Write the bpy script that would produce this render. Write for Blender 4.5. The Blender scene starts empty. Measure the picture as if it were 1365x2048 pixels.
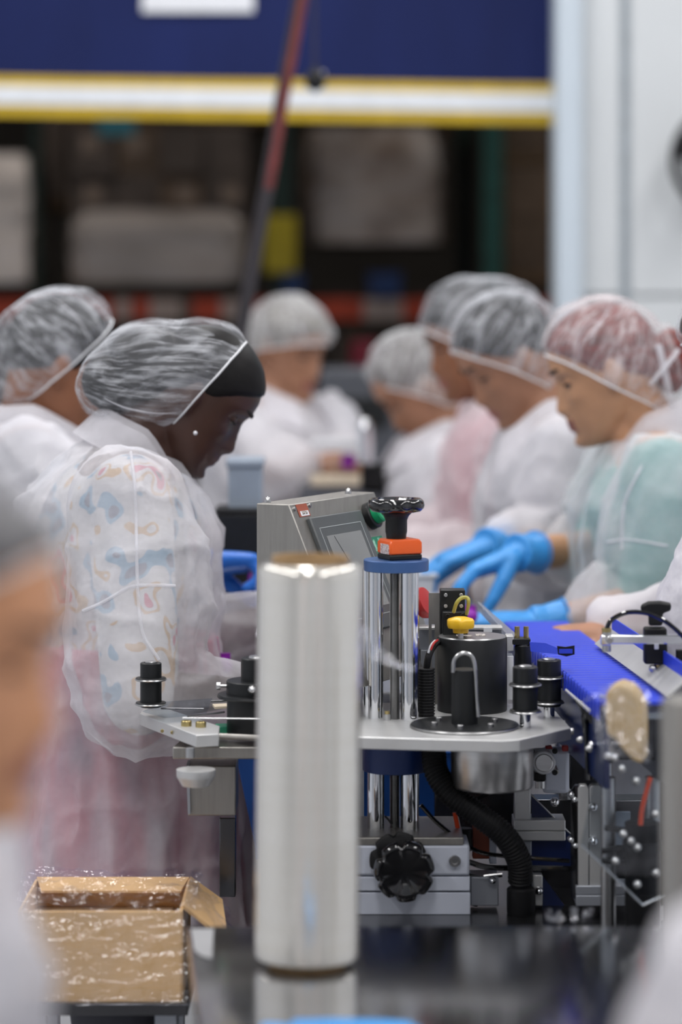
import bpy, bmesh, math, random
import numpy as np
from mathutils import Vector, Matrix

random.seed(4)
SC = bpy.context.scene
COL = SC.collection
V = Vector
PI = math.pi

# ------------------------------------------------------------------ camera
F, CX, HY, H = 5600.0, 682.5, 600.0, 1.65      # focal length in px (1365x2048 frame), principal column, horizon row, eye height
cam_d = bpy.data.cameras.new('camera')
cam = bpy.data.objects.new('camera', cam_d)
COL.objects.link(cam)
cam.location = (0, 0, H)
cam.rotation_euler = (PI / 2, 0, 0)
cam_d.sensor_fit = 'AUTO'
cam_d.sensor_width = 36.0
cam_d.lens = F / 2048.0 * 36.0
cam_d.shift_y = -(1024 - HY) / 2048.0
cam_d.clip_end = 60
cam_d.dof.use_dof = True
cam_d.dof.focus_distance = 4.05
cam_d.dof.aperture_fstop = 1.9
cam_d.dof.aperture_blades = 0
SC.camera = cam

# ------------------------------------------------------------------ world, lamps, exposure
w = bpy.data.worlds.new('world')
SC.world = w
w.use_nodes = True
w.node_tree.nodes['Background'].inputs[0].default_value = (0.85, 0.9, 1.0, 1)
w.node_tree.nodes['Background'].inputs[1].default_value = 0.02
SC.view_settings.view_transform = 'Standard'
SC.view_settings.look = 'None'
SC.view_settings.gamma = 1.0
SC.view_settings.use_curve_mapping = False
SC.view_settings.exposure = 0.0
SC.cycles.use_denoising = True
SC.cycles.transparent_max_bounces = 10
SC.cycles.max_bounces = 6
SC.cycles.diffuse_bounces = 3
SC.cycles.glossy_bounces = 3
SC.cycles.transmission_bounces = 3
SC.cycles.use_adaptive_sampling = True
SC.cycles.adaptive_threshold = 0.04
SC.cycles.sample_clamp_indirect = 6.0


def area(name, loc, sx, sy, power, color=(1.0, 0.985, 0.985)):
    l = bpy.data.lights.new(name, 'AREA')
    l.shape = 'RECTANGLE'
    l.size, l.size_y, l.energy, l.color = sx, sy, power, color
    o = bpy.data.objects.new(name, l)
    COL.objects.link(o)
    o.location = loc
    return o


LAMP_SPOTS = [(x, y) for y in (0.6, 2.6, 4.6, 6.6) for x in (-2.3, -0.2, 1.9)]
for (lx, ly) in LAMP_SPOTS:
    area('ceiling_lamp_light', (lx, ly, 3.86), 0.34, 1.3, 27)
for (lx, ly) in ((-2.5, 9.4), (2.0, 9.4)):
    area('warehouse_lamp_light', (lx, ly, 5.3), 0.4, 0.4, 44, (1.0, 0.93, 0.85))


def at(px, py, Y):
    return V(((px - CX) / F * Y, Y, H - (py - HY) / F * Y))


def atz(px, py, z):
    Y = (H - z) * F / (py - HY)
    return V(((px - CX) / F * Y, Y, z))


def mpp(Y):
    return Y / F


# ------------------------------------------------------------------ materials
MATS = {}


def _nt(name):
    m = bpy.data.materials.new(name)
    m.use_nodes = True
    nt = m.node_tree
    nt.nodes.clear()
    out = nt.nodes.new('ShaderNodeOutputMaterial')
    return m, nt, out


def _noise(nt, scale, detail=3, stretch=None, rough=0.55):
    tc = nt.nodes.new('ShaderNodeTexCoord')
    n = nt.nodes.new('ShaderNodeTexNoise')
    n.inputs['Scale'].default_value = scale
    n.inputs['Detail'].default_value = detail
    n.inputs['Roughness'].default_value = rough
    if stretch:
        mp = nt.nodes.new('ShaderNodeMapping')
        mp.inputs['Scale'].default_value = stretch
        nt.links.new(tc.outputs['Object'], mp.inputs[0])
        nt.links.new(mp.outputs[0], n.inputs['Vector'])
    else:
        nt.links.new(tc.outputs['Object'], n.inputs['Vector'])
    return n


def _ramp(nt, src, c0, c1, p0=0.3, p1=0.7):
    r = nt.nodes.new('ShaderNodeValToRGB')
    r.color_ramp.elements[0].position = p0
    r.color_ramp.elements[1].position = p1
    r.color_ramp.elements[0].color = (*c0, 1)
    r.color_ramp.elements[1].color = (*c1, 1)
    nt.links.new(src, r.inputs[0])
    return r


def mat(name, color, rough=0.5, metal=0.0, var=0.12, scale=18, bump=0.0, bscale=None, stretch=None, spec=0.5, coat=0.0, sss=0.0, sheen=0.0,
        color2=None):
    """principled surface with noise colour variation and optional bump"""
    m, nt, out = _nt(name)
    p = nt.nodes.new('ShaderNodeBsdfPrincipled')
    c0 = tuple(c * (1 - var) for c in color)
    c1 = color2 if color2 else tuple(min(1, c * (1 + var)) for c in color)
    n = _noise(nt, scale, stretch=stretch)
    r = _ramp(nt, n.outputs['Fac'], c0, c1)
    nt.links.new(r.outputs[0], p.inputs['Base Color'])
    p.inputs['Roughness'].default_value = rough
    p.inputs['Metallic'].default_value = metal
    p.inputs['Specular IOR Level'].default_value = spec
    p.inputs['Coat Weight'].default_value = coat
    if sss:
        p.inputs['Subsurface Weight'].default_value = sss
        p.inputs['Subsurface Radius'].default_value = (0.012, 0.005, 0.003)
        p.inputs['Subsurface Scale'].default_value = 1.0
    if sheen:
        p.inputs['Sheen Weight'].default_value = sheen
    if bump:
        n2 = _noise(nt, bscale or scale * 3, stretch=stretch)
        b = nt.nodes.new('ShaderNodeBump')
        b.inputs['Strength'].default_value = bump
        b.inputs['Distance'].default_value = 0.01
        nt.links.new(n2.outputs['Fac'], b.inputs['Height'])
        nt.links.new(b.outputs[0], p.inputs['Normal'])
    nt.links.new(p.outputs[0], out.inputs[0])
    MATS[name] = m
    return m


def veil(name, color, see, scale, stretch=None, transl=0.35, contrast=0.5, p0=0.35, p1=0.7, sheen=0.0, bump=0.0, bscale=40):
    """thin non-woven fabric: diffuse + translucent, partly see-through by its weave density"""
    m, nt, out = _nt(name)
    n = _noise(nt, scale, detail=4, stretch=stretch, rough=0.6)
    d = nt.nodes.new('ShaderNodeBsdfDiffuse')
    t = nt.nodes.new('ShaderNodeBsdfTranslucent')
    d.inputs[0].default_value = (*color, 1)
    t.inputs[0].default_value = (*color, 1)
    mx = nt.nodes.new('ShaderNodeMixShader')
    mx.inputs[0].default_value = transl
    nt.links.new(d.outputs[0], mx.inputs[1])
    nt.links.new(t.outputs[0], mx.inputs[2])
    body = mx
    if sheen:
        s = nt.nodes.new('ShaderNodeBsdfSheen')
        s.inputs['Color'].default_value = (sheen, sheen, sheen, 1)
        s.inputs['Roughness'].default_value = 0.35
        ad = nt.nodes.new('ShaderNodeAddShader')
        nt.links.new(mx.outputs[0], ad.inputs[0])
        nt.links.new(s.outputs[0], ad.inputs[1])
        body = ad
    tr = nt.nodes.new('ShaderNodeBsdfTransparent')
    lo, hi = see * (1 + contrast), see * (1 - contrast)
    r = _ramp(nt, n.outputs['Fac'], (min(1, lo),) * 3, (hi,) * 3, p0, p1)
    mz = nt.nodes.new('ShaderNodeMixShader')
    nt.links.new(r.outputs[0], mz.inputs[0])
    nt.links.new(body.outputs[0], mz.inputs[1])
    nt.links.new(tr.outputs[0], mz.inputs[2])
    if bump:
        n2 = _noise(nt, bscale, detail=3)
        b = nt.nodes.new('ShaderNodeBump')
        b.inputs['Strength'].default_value = bump
        b.inputs['Distance'].default_value = 0.01
        nt.links.new(n2.outputs['Fac'], b.inputs['Height'])
        nt.links.new(b.outputs[0], d.inputs['Normal'])
    nt.links.new(mz.outputs[0], out.inputs[0])
    MATS[name] = m
    return m


def film(name, color=(0.95, 0.96, 1.0), clear=0.85, rough=0.08, bump=0.0, bscale=30, stretch=None, gloss=None):
    """clear plastic sheet: mostly see-through, with a glossy skin"""
    m, nt, out = _nt(name)
    tr = nt.nodes.new('ShaderNodeBsdfTransparent')
    tr.inputs[0].default_value = (*color, 1)
    g = nt.nodes.new('ShaderNodeBsdfGlossy')
    g.inputs['Color'].default_value = (1, 1, 1, 1)
    g.inputs['Roughness'].default_value = rough
    n = _noise(nt, bscale, detail=3, stretch=stretch)
    r = _ramp(nt, n.outputs['Fac'], (clear,) * 3, (min(1, clear + 0.06),) * 3)
    mx = nt.nodes.new('ShaderNodeMixShader')
    nt.links.new(r.outputs[0], mx.inputs[0])
    nt.links.new(g.outputs[0], mx.inputs[1])
    nt.links.new(tr.outputs[0], mx.inputs[2])
    if bump:
        b = nt.nodes.new('ShaderNodeBump')
        b.inputs['Strength'].default_value = bump
        b.inputs['Distance'].default_value = 0.02
        nt.links.new(n.outputs['Fac'], b.inputs['Height'])
        nt.links.new(b.outputs[0], g.inputs['Normal'])
    nt.links.new(mx.outputs[0], out.inputs[0])
    MATS[name] = m
    return m


def barcode_mat(name, base, ink, freq):
    """flat print: rows of small dark strokes on a label"""
    m, nt, out = _nt(name)
    p = nt.nodes.new('ShaderNodeBsdfPrincipled')
    tc = nt.nodes.new('ShaderNodeTexCoord')
    mp = nt.nodes.new('ShaderNodeMapping')
    mp.inputs['Scale'].default_value = (freq, freq, freq * 0.9)
    v = nt.nodes.new('ShaderNodeTexNoise')
    v.inputs['Scale'].default_value = 1.0
    v.inputs['Detail'].default_value = 0
    nt.links.new(tc.outputs['Object'], mp.inputs[0])
    nt.links.new(mp.outputs[0], v.inputs['Vector'])
    r = _ramp(nt, v.outputs['Fac'], ink, base, 0.42, 0.5)
    nt.links.new(r.outputs[0], p.inputs['Base Color'])
    p.inputs['Roughness'].default_value = 0.5
    nt.links.new(p.outputs[0], out.inputs[0])
    MATS[name] = m
    return m


M = MATS
mat('white_wall', (0.69, 0.72, 0.735), 0.6, var=0.03, scale=3)
mat('jamb_white', (0.60, 0.68, 0.75), 0.45, var=0.03, scale=3)
mat('groove_grey', (0.50, 0.56, 0.61), 0.6)
mat('room_wall', (0.72, 0.75, 0.80), 0.7, var=0.05, scale=2)
mat('ceiling_white', (0.60, 0.60, 0.60), 0.8, var=0.06, scale=2)
mat('floor_grey', (0.46, 0.47, 0.49), 0.3, var=0.2, scale=4)
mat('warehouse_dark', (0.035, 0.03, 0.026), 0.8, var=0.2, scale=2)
mat('lamp_housing', (0.8, 0.8, 0.8), 0.5)
mat('curtain_blue', (0.0075, 0.0155, 0.088), 0.6, spec=0.2, var=0.15, scale=4, bump=0.25, bscale=5, stretch=(1, 1, 0.35))
mat('stripe_yellow', (0.62, 0.42, 0.012), 0.5, var=0.1)
mat('stripe_white', (0.80, 0.83, 0.86), 0.4, var=0.04)
mat('label_white', (0.80, 0.82, 0.86), 0.5, var=0.03)
mat('patch_grey', (0.30, 0.30, 0.31), 0.5, var=0.05)
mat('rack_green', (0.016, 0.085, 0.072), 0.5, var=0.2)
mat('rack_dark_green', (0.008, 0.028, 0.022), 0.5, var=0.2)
mat('beam_orange', (0.42, 0.045, 0.012), 0.5, var=0.15)
mat('beam_pale', (0.38, 0.30, 0.27), 0.5, var=0.1)
mat('guard_yellow', (0.42, 0.33, 0.01), 0.5, var=0.1)
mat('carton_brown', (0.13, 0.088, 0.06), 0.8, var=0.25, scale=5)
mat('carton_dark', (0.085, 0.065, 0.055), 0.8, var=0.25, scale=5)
mat('carton_tan', (0.24, 0.15, 0.075), 0.8, var=0.2, scale=5)
mat('carton_label', (0.22, 0.165, 0.13), 0.7, var=0.1)
mat('wood_pallet', (0.12, 0.075, 0.04), 0.8, var=0.3)
mat('wrap_drape', (0.55, 0.49, 0.46), 0.25, var=0.2, scale=4.5, color2=(0.16, 0.115, 0.09), bump=0.7, bscale=6, coat=0.4)
mat('wrap_grey', (0.36, 0.32, 0.30), 0.22, var=0.25, scale=3, bump=0.5, bscale=7, stretch=(1, 1, 3), coat=0.5)
mat('wrap_pale', (0.72, 0.65, 0.61), 0.25, var=0.35, scale=3, bump=0.6, bscale=6, stretch=(1, 1, 2.5), coat=0.4)
mat('tote_blue', (0.012, 0.045, 0.16), 0.5, var=0.15)
mat('teal_sign', (0.03, 0.2, 0.26), 0.5)
mat('crimson', (0.22, 0.008, 0.03), 0.5)
mat('black_rubber', (0.007, 0.007, 0.008), 0.5, var=0.2, spec=0.3)
mat('black_gloss', (0.006, 0.006, 0.007), 0.08, var=0.2, coat=0.6)
mat('black_anod', (0.010, 0.011, 0.012), 0.4, var=0.2, spec=0.35)
mat('hose_red', (0.16, 0.03, 0.028), 0.4, var=0.2)
mat('hose_dark', (0.035, 0.03, 0.035), 0.4, var=0.2)
mat('chrome', (0.75, 0.76, 0.78), 0.07, 1.0, var=0.03)
mat('steel', (0.52, 0.52, 0.52), 0.3, 1.0, var=0.08, scale=8, stretch=(1, 1, 12))
mat('brushed', (0.35, 0.335, 0.31), 0.42, 0.85, var=0.08, scale=10, stretch=(14, 1, 1), bump=0.03, bscale=60)
mat('aluminium', (0.62, 0.62, 0.615), 0.4, 0.6, var=0.07, scale=12, bump=0.03, bscale=80)
mat('alu_pale', (0.66, 0.70, 0.80), 0.45, 0.1, var=0.05, scale=8)
mat('alu_dark', (0.36, 0.38, 0.42), 0.45, 0.6, var=0.08, scale=8)  # darker, slightly bluish aluminium tone
mat('dark_steel', (0.10, 0.10, 0.105), 0.22, 0.9, var=0.15, scale=4)
mat('table_steel', (0.56, 0.56, 0.57), 0.11, 1.0, var=0.08, scale=5, stretch=(10, 1, 1), bump=0.02, bscale=30)
mat('gold_brass', (0.45, 0.36, 0.16), 0.3, 0.9)
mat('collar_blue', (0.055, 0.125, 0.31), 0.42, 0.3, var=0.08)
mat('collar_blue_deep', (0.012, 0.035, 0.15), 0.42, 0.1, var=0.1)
mat('orange', (0.85, 0.115, 0.008), 0.32, var=0.05, coat=0.3)
mat('yellow_knob', (0.80, 0.47, 0.015), 0.38, var=0.06)
mat('wire_yellow', (0.50, 0.46, 0.10), 0.45)
mat('screen_bezel', (0.085, 0.092, 0.095), 0.4, var=0.06)
mat('screen_glass', (0.24, 0.245, 0.24), 0.2, var=0.04, scale=4)
mat('screen_line', (0.42, 0.45, 0.45), 0.4)
mat('green_button', (0.01, 0.33, 0.13), 0.3, var=0.08)
mat('green_tag', (0.015, 0.22, 0.12), 0.5, var=0.05)
mat('tag_ink', (0.55, 0.75, 0.65), 0.5)
mat('red_button', (0.48, 0.025, 0.025), 0.35)
mat('sticker_rust', (0.36, 0.085, 0.045), 0.5)
barcode_mat('sticker_code', (0.65, 0.6, 0.56), (0.08, 0.07, 0.07), 420)
barcode_mat('tag_strokes', (0.35, 0.62, 0.48), (0.03, 0.26, 0.15), 520)
barcode_mat('counter_label', (0.72, 0.66, 0.64), (0.33, 0.2, 0.2), 620)
mat('belt_blue', (0.025, 0.055, 0.58), 0.38, var=0.06, scale=30)
mat('navy_frame', (0.008, 0.018, 0.085), 0.3, var=0.2)
mat('bin_blue', (0.016, 0.11, 0.45), 0.4, var=0.2, scale=6, bump=0.2, bscale=12)
mat('cardboard', (0.74, 0.47, 0.22), 0.75, var=0.08, scale=10, bump=0.06, bscale=60)
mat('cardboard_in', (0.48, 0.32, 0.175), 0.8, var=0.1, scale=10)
mat('core_brown', (0.30, 0.19, 0.09), 0.8, var=0.15, scale=60)
mat('tan_disc', (0.50, 0.35, 0.16), 0.55, var=0.25, scale=9)
mat('orange_tube', (0.8, 0.07, 0.01), 0.35)
mat('grey_tub', (0.28, 0.33, 0.40), 0.5, var=0.06)
mat('purple', (0.30, 0.02, 0.42), 0.45)
mat('white_plastic', (0.70, 0.71, 0.74), 0.35, var=0.04)
mat('cream_plastic', (0.70, 0.60, 0.46), 0.35, var=0.05)
mat('slate_machine', (0.075, 0.08, 0.095), 0.45, var=0.15, scale=3)
mat('skin_deep', (0.062, 0.026, 0.017), 0.42, var=0.14, scale=14, bump=0.03, bscale=160)
mat('skin_brown', (0.26, 0.105, 0.050), 0.48, var=0.14, scale=14, bump=0.03, bscale=160)
mat('skin_tan', (0.37, 0.18, 0.105), 0.48, var=0.12, scale=14, bump=0.03, bscale=160)
mat('skin_warm', (0.66, 0.32, 0.17), 0.48, var=0.3, scale=9)
mat('skin_light', (0.56, 0.30, 0.165), 0.48, var=0.12, scale=14, bump=0.03, bscale=160)
mat('lip_deep', (0.075, 0.026, 0.022), 0.4)
mat('lip_mid', (0.30, 0.10, 0.075), 0.4)
mat('hair_black', (0.007, 0.006, 0.006), 0.5, spec=0.22, var=0.3, scale=40, stretch=(1, 6, 6))
mat('hair_brown', (0.035, 0.020, 0.014), 0.45, var=0.3, scale=40, stretch=(1, 6, 6))
mat('hair_red', (0.16, 0.022, 0.016), 0.45, var=0.5, scale=22, stretch=(1, 4, 4))
mat('hair_blonde', (0.30, 0.25, 0.15), 0.5, var=0.4, scale=14, color2=(0.09, 0.085, 0.09))
mat('hair_grey', (0.055, 0.05, 0.05), 0.5, var=0.3, scale=20)
mat('eye_white', (0.22, 0.2, 0.19), 0.45, spec=0.2)
mat('eye_dark', (0.015, 0.01, 0.008), 0.4, spec=0.2)
mat('brow_dark', (0.018, 0.012, 0.010), 0.7)
mat('shirt_grey', (0.28, 0.30, 0.34), 0.8, var=0.2, scale=6)
mat('shirt_dark', (0.12, 0.12, 0.14), 0.8, var=0.2, scale=6)
mat('shirt_green', (0.10, 0.42, 0.38), 0.8, var=0.1, scale=6)
mat('shirt_rose', (0.75, 0.13, 0.22), 0.8, var=0.15, scale=6)
mat('shirt_white', (0.62, 0.62, 0.64), 0.8, var=0.1, scale=6)
mat('trouser_plum', (0.88, 0.13, 0.22), 0.85, var=0.2, scale=13, color2=(0.36, 0.24, 0.32), stretch=(1.6, 1.6, 0.5))
mat('trouser_dark', (0.025, 0.026, 0.034), 0.85, var=0.3, scale=6)
mat('shoe_black', (0.015, 0.015, 0.016), 0.5)
mat('glove_blue', (0.045, 0.30, 0.72), 0.42, var=0.08, scale=20, bump=0.25, bscale=60)
mat('glove_deep', (0.012, 0.15, 0.62), 0.42, var=0.08, scale=20, bump=0.25, bscale=60)
mat('net_rim', (0.74, 0.75, 0.77), 0.7, var=0.05)
mat('pearl', (0.85, 0.85, 0.88), 0.1, 0.4)


def printed_shirt():
    """patterned top: blotches of several colours on white"""
    m, nt, out = _nt('shirt_print')
    p = nt.nodes.new('ShaderNodeBsdfPrincipled')
    n = _noise(nt, 17, detail=1)
    r = nt.nodes.new('ShaderNodeValToRGB')
    r.color_ramp.interpolation = 'CONSTANT'
    els = [(0.0, (0.03, 0.05, 0.12)), (0.33, (0.10, 0.30, 0.45)), (0.40, (0.55, 0.55, 0.56)), (0.50, (0.6, 0.6, 0.6)), (0.575, (0.55, 0.33, 0.10)),
           (0.61, (0.6, 0.6, 0.6)), (0.66, (0.55, 0.04, 0.12)), (0.71, (0.08, 0.08, 0.10))]
    cr = r.color_ramp
    cr.elements[0].position, cr.elements[0].color = els[0][0], (*els[0][1], 1)
    cr.elements[1].position, cr.elements[1].color = els[1][0], (*els[1][1], 1)
    for ps, c in els[2:]:
        e = cr.elements.new(ps)
        e.color = (*c, 1)
    nt.links.new(n.outputs['Fac'], r.inputs[0])
    nt.links.new(r.outputs[0], p.inputs['Base Color'])
    p.inputs['Roughness'].default_value = 0.8
    nt.links.new(p.outputs[0], out.inputs[0])
    MATS['shirt_print'] = m


printed_shirt()
veil('coat_white', (0.86, 0.845, 0.885), 0.24, 7, transl=0.3, contrast=0.35, bump=0.7, bscale=17)
veil('coat_sheer', (0.86, 0.845, 0.885), 0.48, 7, transl=0.3, contrast=0.25, bump=0.7, bscale=17)
veil('coat_pink', (0.86, 0.78, 0.81), 0.22, 7, transl=0.3, contrast=0.35, bump=0.7, bscale=17)
veil('seam_white', (0.88, 0.88, 0.92), 0.45, 9)


def net_mat(name, color, see, dense):
    """hairnet: sheer non-woven with gathered streaks running from the rim to the crown (UV: around, up)"""
    m, nt, out = _nt(name)
    uv = nt.nodes.new('ShaderNodeUVMap')
    def nz(sx, sy, det, off):
        mp = nt.nodes.new('ShaderNodeMapping')
        mp.inputs['Scale'].default_value = (sx, sy, 1)
        mp.inputs['Location'].default_value = (off, off, 0)
        n = nt.nodes.new('ShaderNodeTexNoise')
        n.inputs['Scale'].default_value = 1.0
        n.inputs['Detail'].default_value = det
        n.inputs['Distortion'].default_value = 1.2
        nt.links.new(uv.outputs[0], mp.inputs[0])
        nt.links.new(mp.outputs[0], n.inputs['Vector'])
        return n.outputs['Fac']
    a, b, c = nz(11, 2.0, 4, 0.0), nz(30, 3.0, 3, 3.0), nz(5, 4.5, 2, 7.0)
    m1 = nt.nodes.new('ShaderNodeMath')
    m1.operation = 'MAXIMUM'
    nt.links.new(a, m1.inputs[0])
    nt.links.new(b, m1.inputs[1])
    m2 = nt.nodes.new('ShaderNodeMath')
    m2.operation = 'MULTIPLY_ADD'
    m2.inputs[1].default_value = 0.45
    nt.links.new(c, m2.inputs[0])
    nt.links.new(m1.outputs[0], m2.inputs[2])
    r = nt.nodes.new('ShaderNodeValToRGB')
    r.color_ramp.elements[0].position = 0.72
    r.color_ramp.elements[0].color = (see,) * 3 + (1,)
    r.color_ramp.elements[1].position = 1.0
    r.color_ramp.elements[1].color = (dense,) * 3 + (1,)
    nt.links.new(m2.outputs[0], r.inputs[0])
    d = nt.nodes.new('ShaderNodeBsdfDiffuse')
    t = nt.nodes.new('ShaderNodeBsdfTranslucent')
    d.inputs[0].default_value = (*color, 1)
    t.inputs[0].default_value = (*color, 1)
    mx = nt.nodes.new('ShaderNodeMixShader')
    mx.inputs[0].default_value = 0.2
    nt.links.new(d.outputs[0], mx.inputs[1])
    nt.links.new(t.outputs[0], mx.inputs[2])
    sh = nt.nodes.new('ShaderNodeBsdfSheen')
    sh.inputs['Color'].default_value = (0.14, 0.14, 0.14, 1)
    sh.inputs['Roughness'].default_value = 0.3
    ad = nt.nodes.new('ShaderNodeAddShader')
    nt.links.new(mx.outputs[0], ad.inputs[0])
    nt.links.new(sh.outputs[0], ad.inputs[1])
    tr = nt.nodes.new('ShaderNodeBsdfTransparent')
    mz = nt.nodes.new('ShaderNodeMixShader')
    nt.links.new(r.outputs[0], mz.inputs[0])
    nt.links.new(ad.outputs[0], mz.inputs[1])
    nt.links.new(tr.outputs[0], mz.inputs[2])
    nt.links.new(mz.outputs[0], out.inputs[0])
    MATS[name] = m


net_mat('net_white', (0.80, 0.82, 0.87), 0.90, 0.36)
net_mat('net_sheer', (0.74, 0.74, 0.76), 0.95, 0.8)
net_mat('net_pale', (0.82, 0.82, 0.83), 0.74, 0.32)
net_mat('net_rose', (0.84, 0.79, 0.81), 0.84, 0.28)
film('film_clear', clear=0.80, rough=0.10, bump=0.9, bscale=28)
film('film_box', clear=0.87, rough=0.06, bump=0.8, bscale=38, stretch=(0.6, 1, 1.8))
film('acrylic', color=(0.80, 0.83, 0.86), clear=0.93, rough=0.03)
film('acrylic_edge', color=(0.8, 0.84, 0.88), clear=0.35, rough=0.25)
film('tray_clear', color=(0.86, 0.88, 0.93), clear=0.60, rough=0.3)


def roll_mat():
    """pearly wound stretch film: glossy pale body with fine winding lines"""
    m, nt, out = _nt('stretch_film')
    p = nt.nodes.new('ShaderNodeBsdfPrincipled')
    n = _noise(nt, 6, stretch=(0.2, 0.2, 9))
    r = _ramp(nt, n.outputs['Fac'], (0.80, 0.765, 0.69), (0.86, 0.83, 0.77))
    nt.links.new(r.outputs[0], p.inputs['Base Color'])
    p.inputs['Roughness'].default_value = 0.16
    p.inputs['Metallic'].default_value = 0.6
    p.inputs['Coat Weight'].default_value = 0.6
    p.inputs['Coat Roughness'].default_value = 0.12
    n2 = _noise(nt, 14, stretch=(0.1, 0.1, 10))
    b = nt.nodes.new('ShaderNodeBump')
    b.inputs['Strength'].default_value = 0.05
    b.inputs['Distance'].default_value = 0.004
    nt.links.new(n2.outputs['Fac'], b.inputs['Height'])
    nt.links.new(b.outputs[0], p.inputs['Normal'])
    nt.links.new(p.outputs[0], out.inputs[0])
    MATS['stretch_film'] = m


roll_mat()

# ------------------------------------------------------------------ mesh building helpers
ORG = {}


def thing(name, label, cat, loc=(0, 0, 0), group=None, kind=None):
    o = bpy.data.objects.new(name, None)
    o.empty_display_size = 0.05
    COL.objects.link(o)
    o.location = loc
    ORG[o.name] = V(loc)
    o['label'] = label
    if cat:
        o['category'] = cat
    if group:
        o['group'] = group
    if kind:
        o['kind'] = kind
    return o


def tag(o, label, cat=None, group=None, kind=None):
    o['label'] = label
    if cat:
        o['category'] = cat
    if group:
        o['group'] = group
    if kind:
        o['kind'] = kind
    return o


def struct(o, label=None):
    o['kind'] = 'structure'
    if label:
        o['label'] = label
    return o


def frame_of(ax):
    ax = V(ax).normalized()
    ref = V((0, 0, 1)) if abs(ax.z) < 0.9 else V((1, 0, 0))
    u = ref.cross(ax).normalized()
    return u, ax.cross(u).normalized(), ax


def spline(pts, n=6):
    pts = [V(p) for p in pts]
    if len(pts) < 3:
        return pts
    P = [pts[0] * 2 - pts[1]] + pts + [pts[-1] * 2 - pts[-2]]
    out = []
    for i in range(1, len(P) - 2):
        a, b, c, d = P[i - 1], P[i], P[i + 1], P[i + 2]
        for k in range(n):
            t = k / n
            out.append(0.5 * ((2 * b) + (c - a) * t + (2 * a - 5 * b + 4 * c - d) * t * t + (3 * b - a - 3 * c + d) * t ** 3))
    out.append(pts[-1])
    return out


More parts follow.
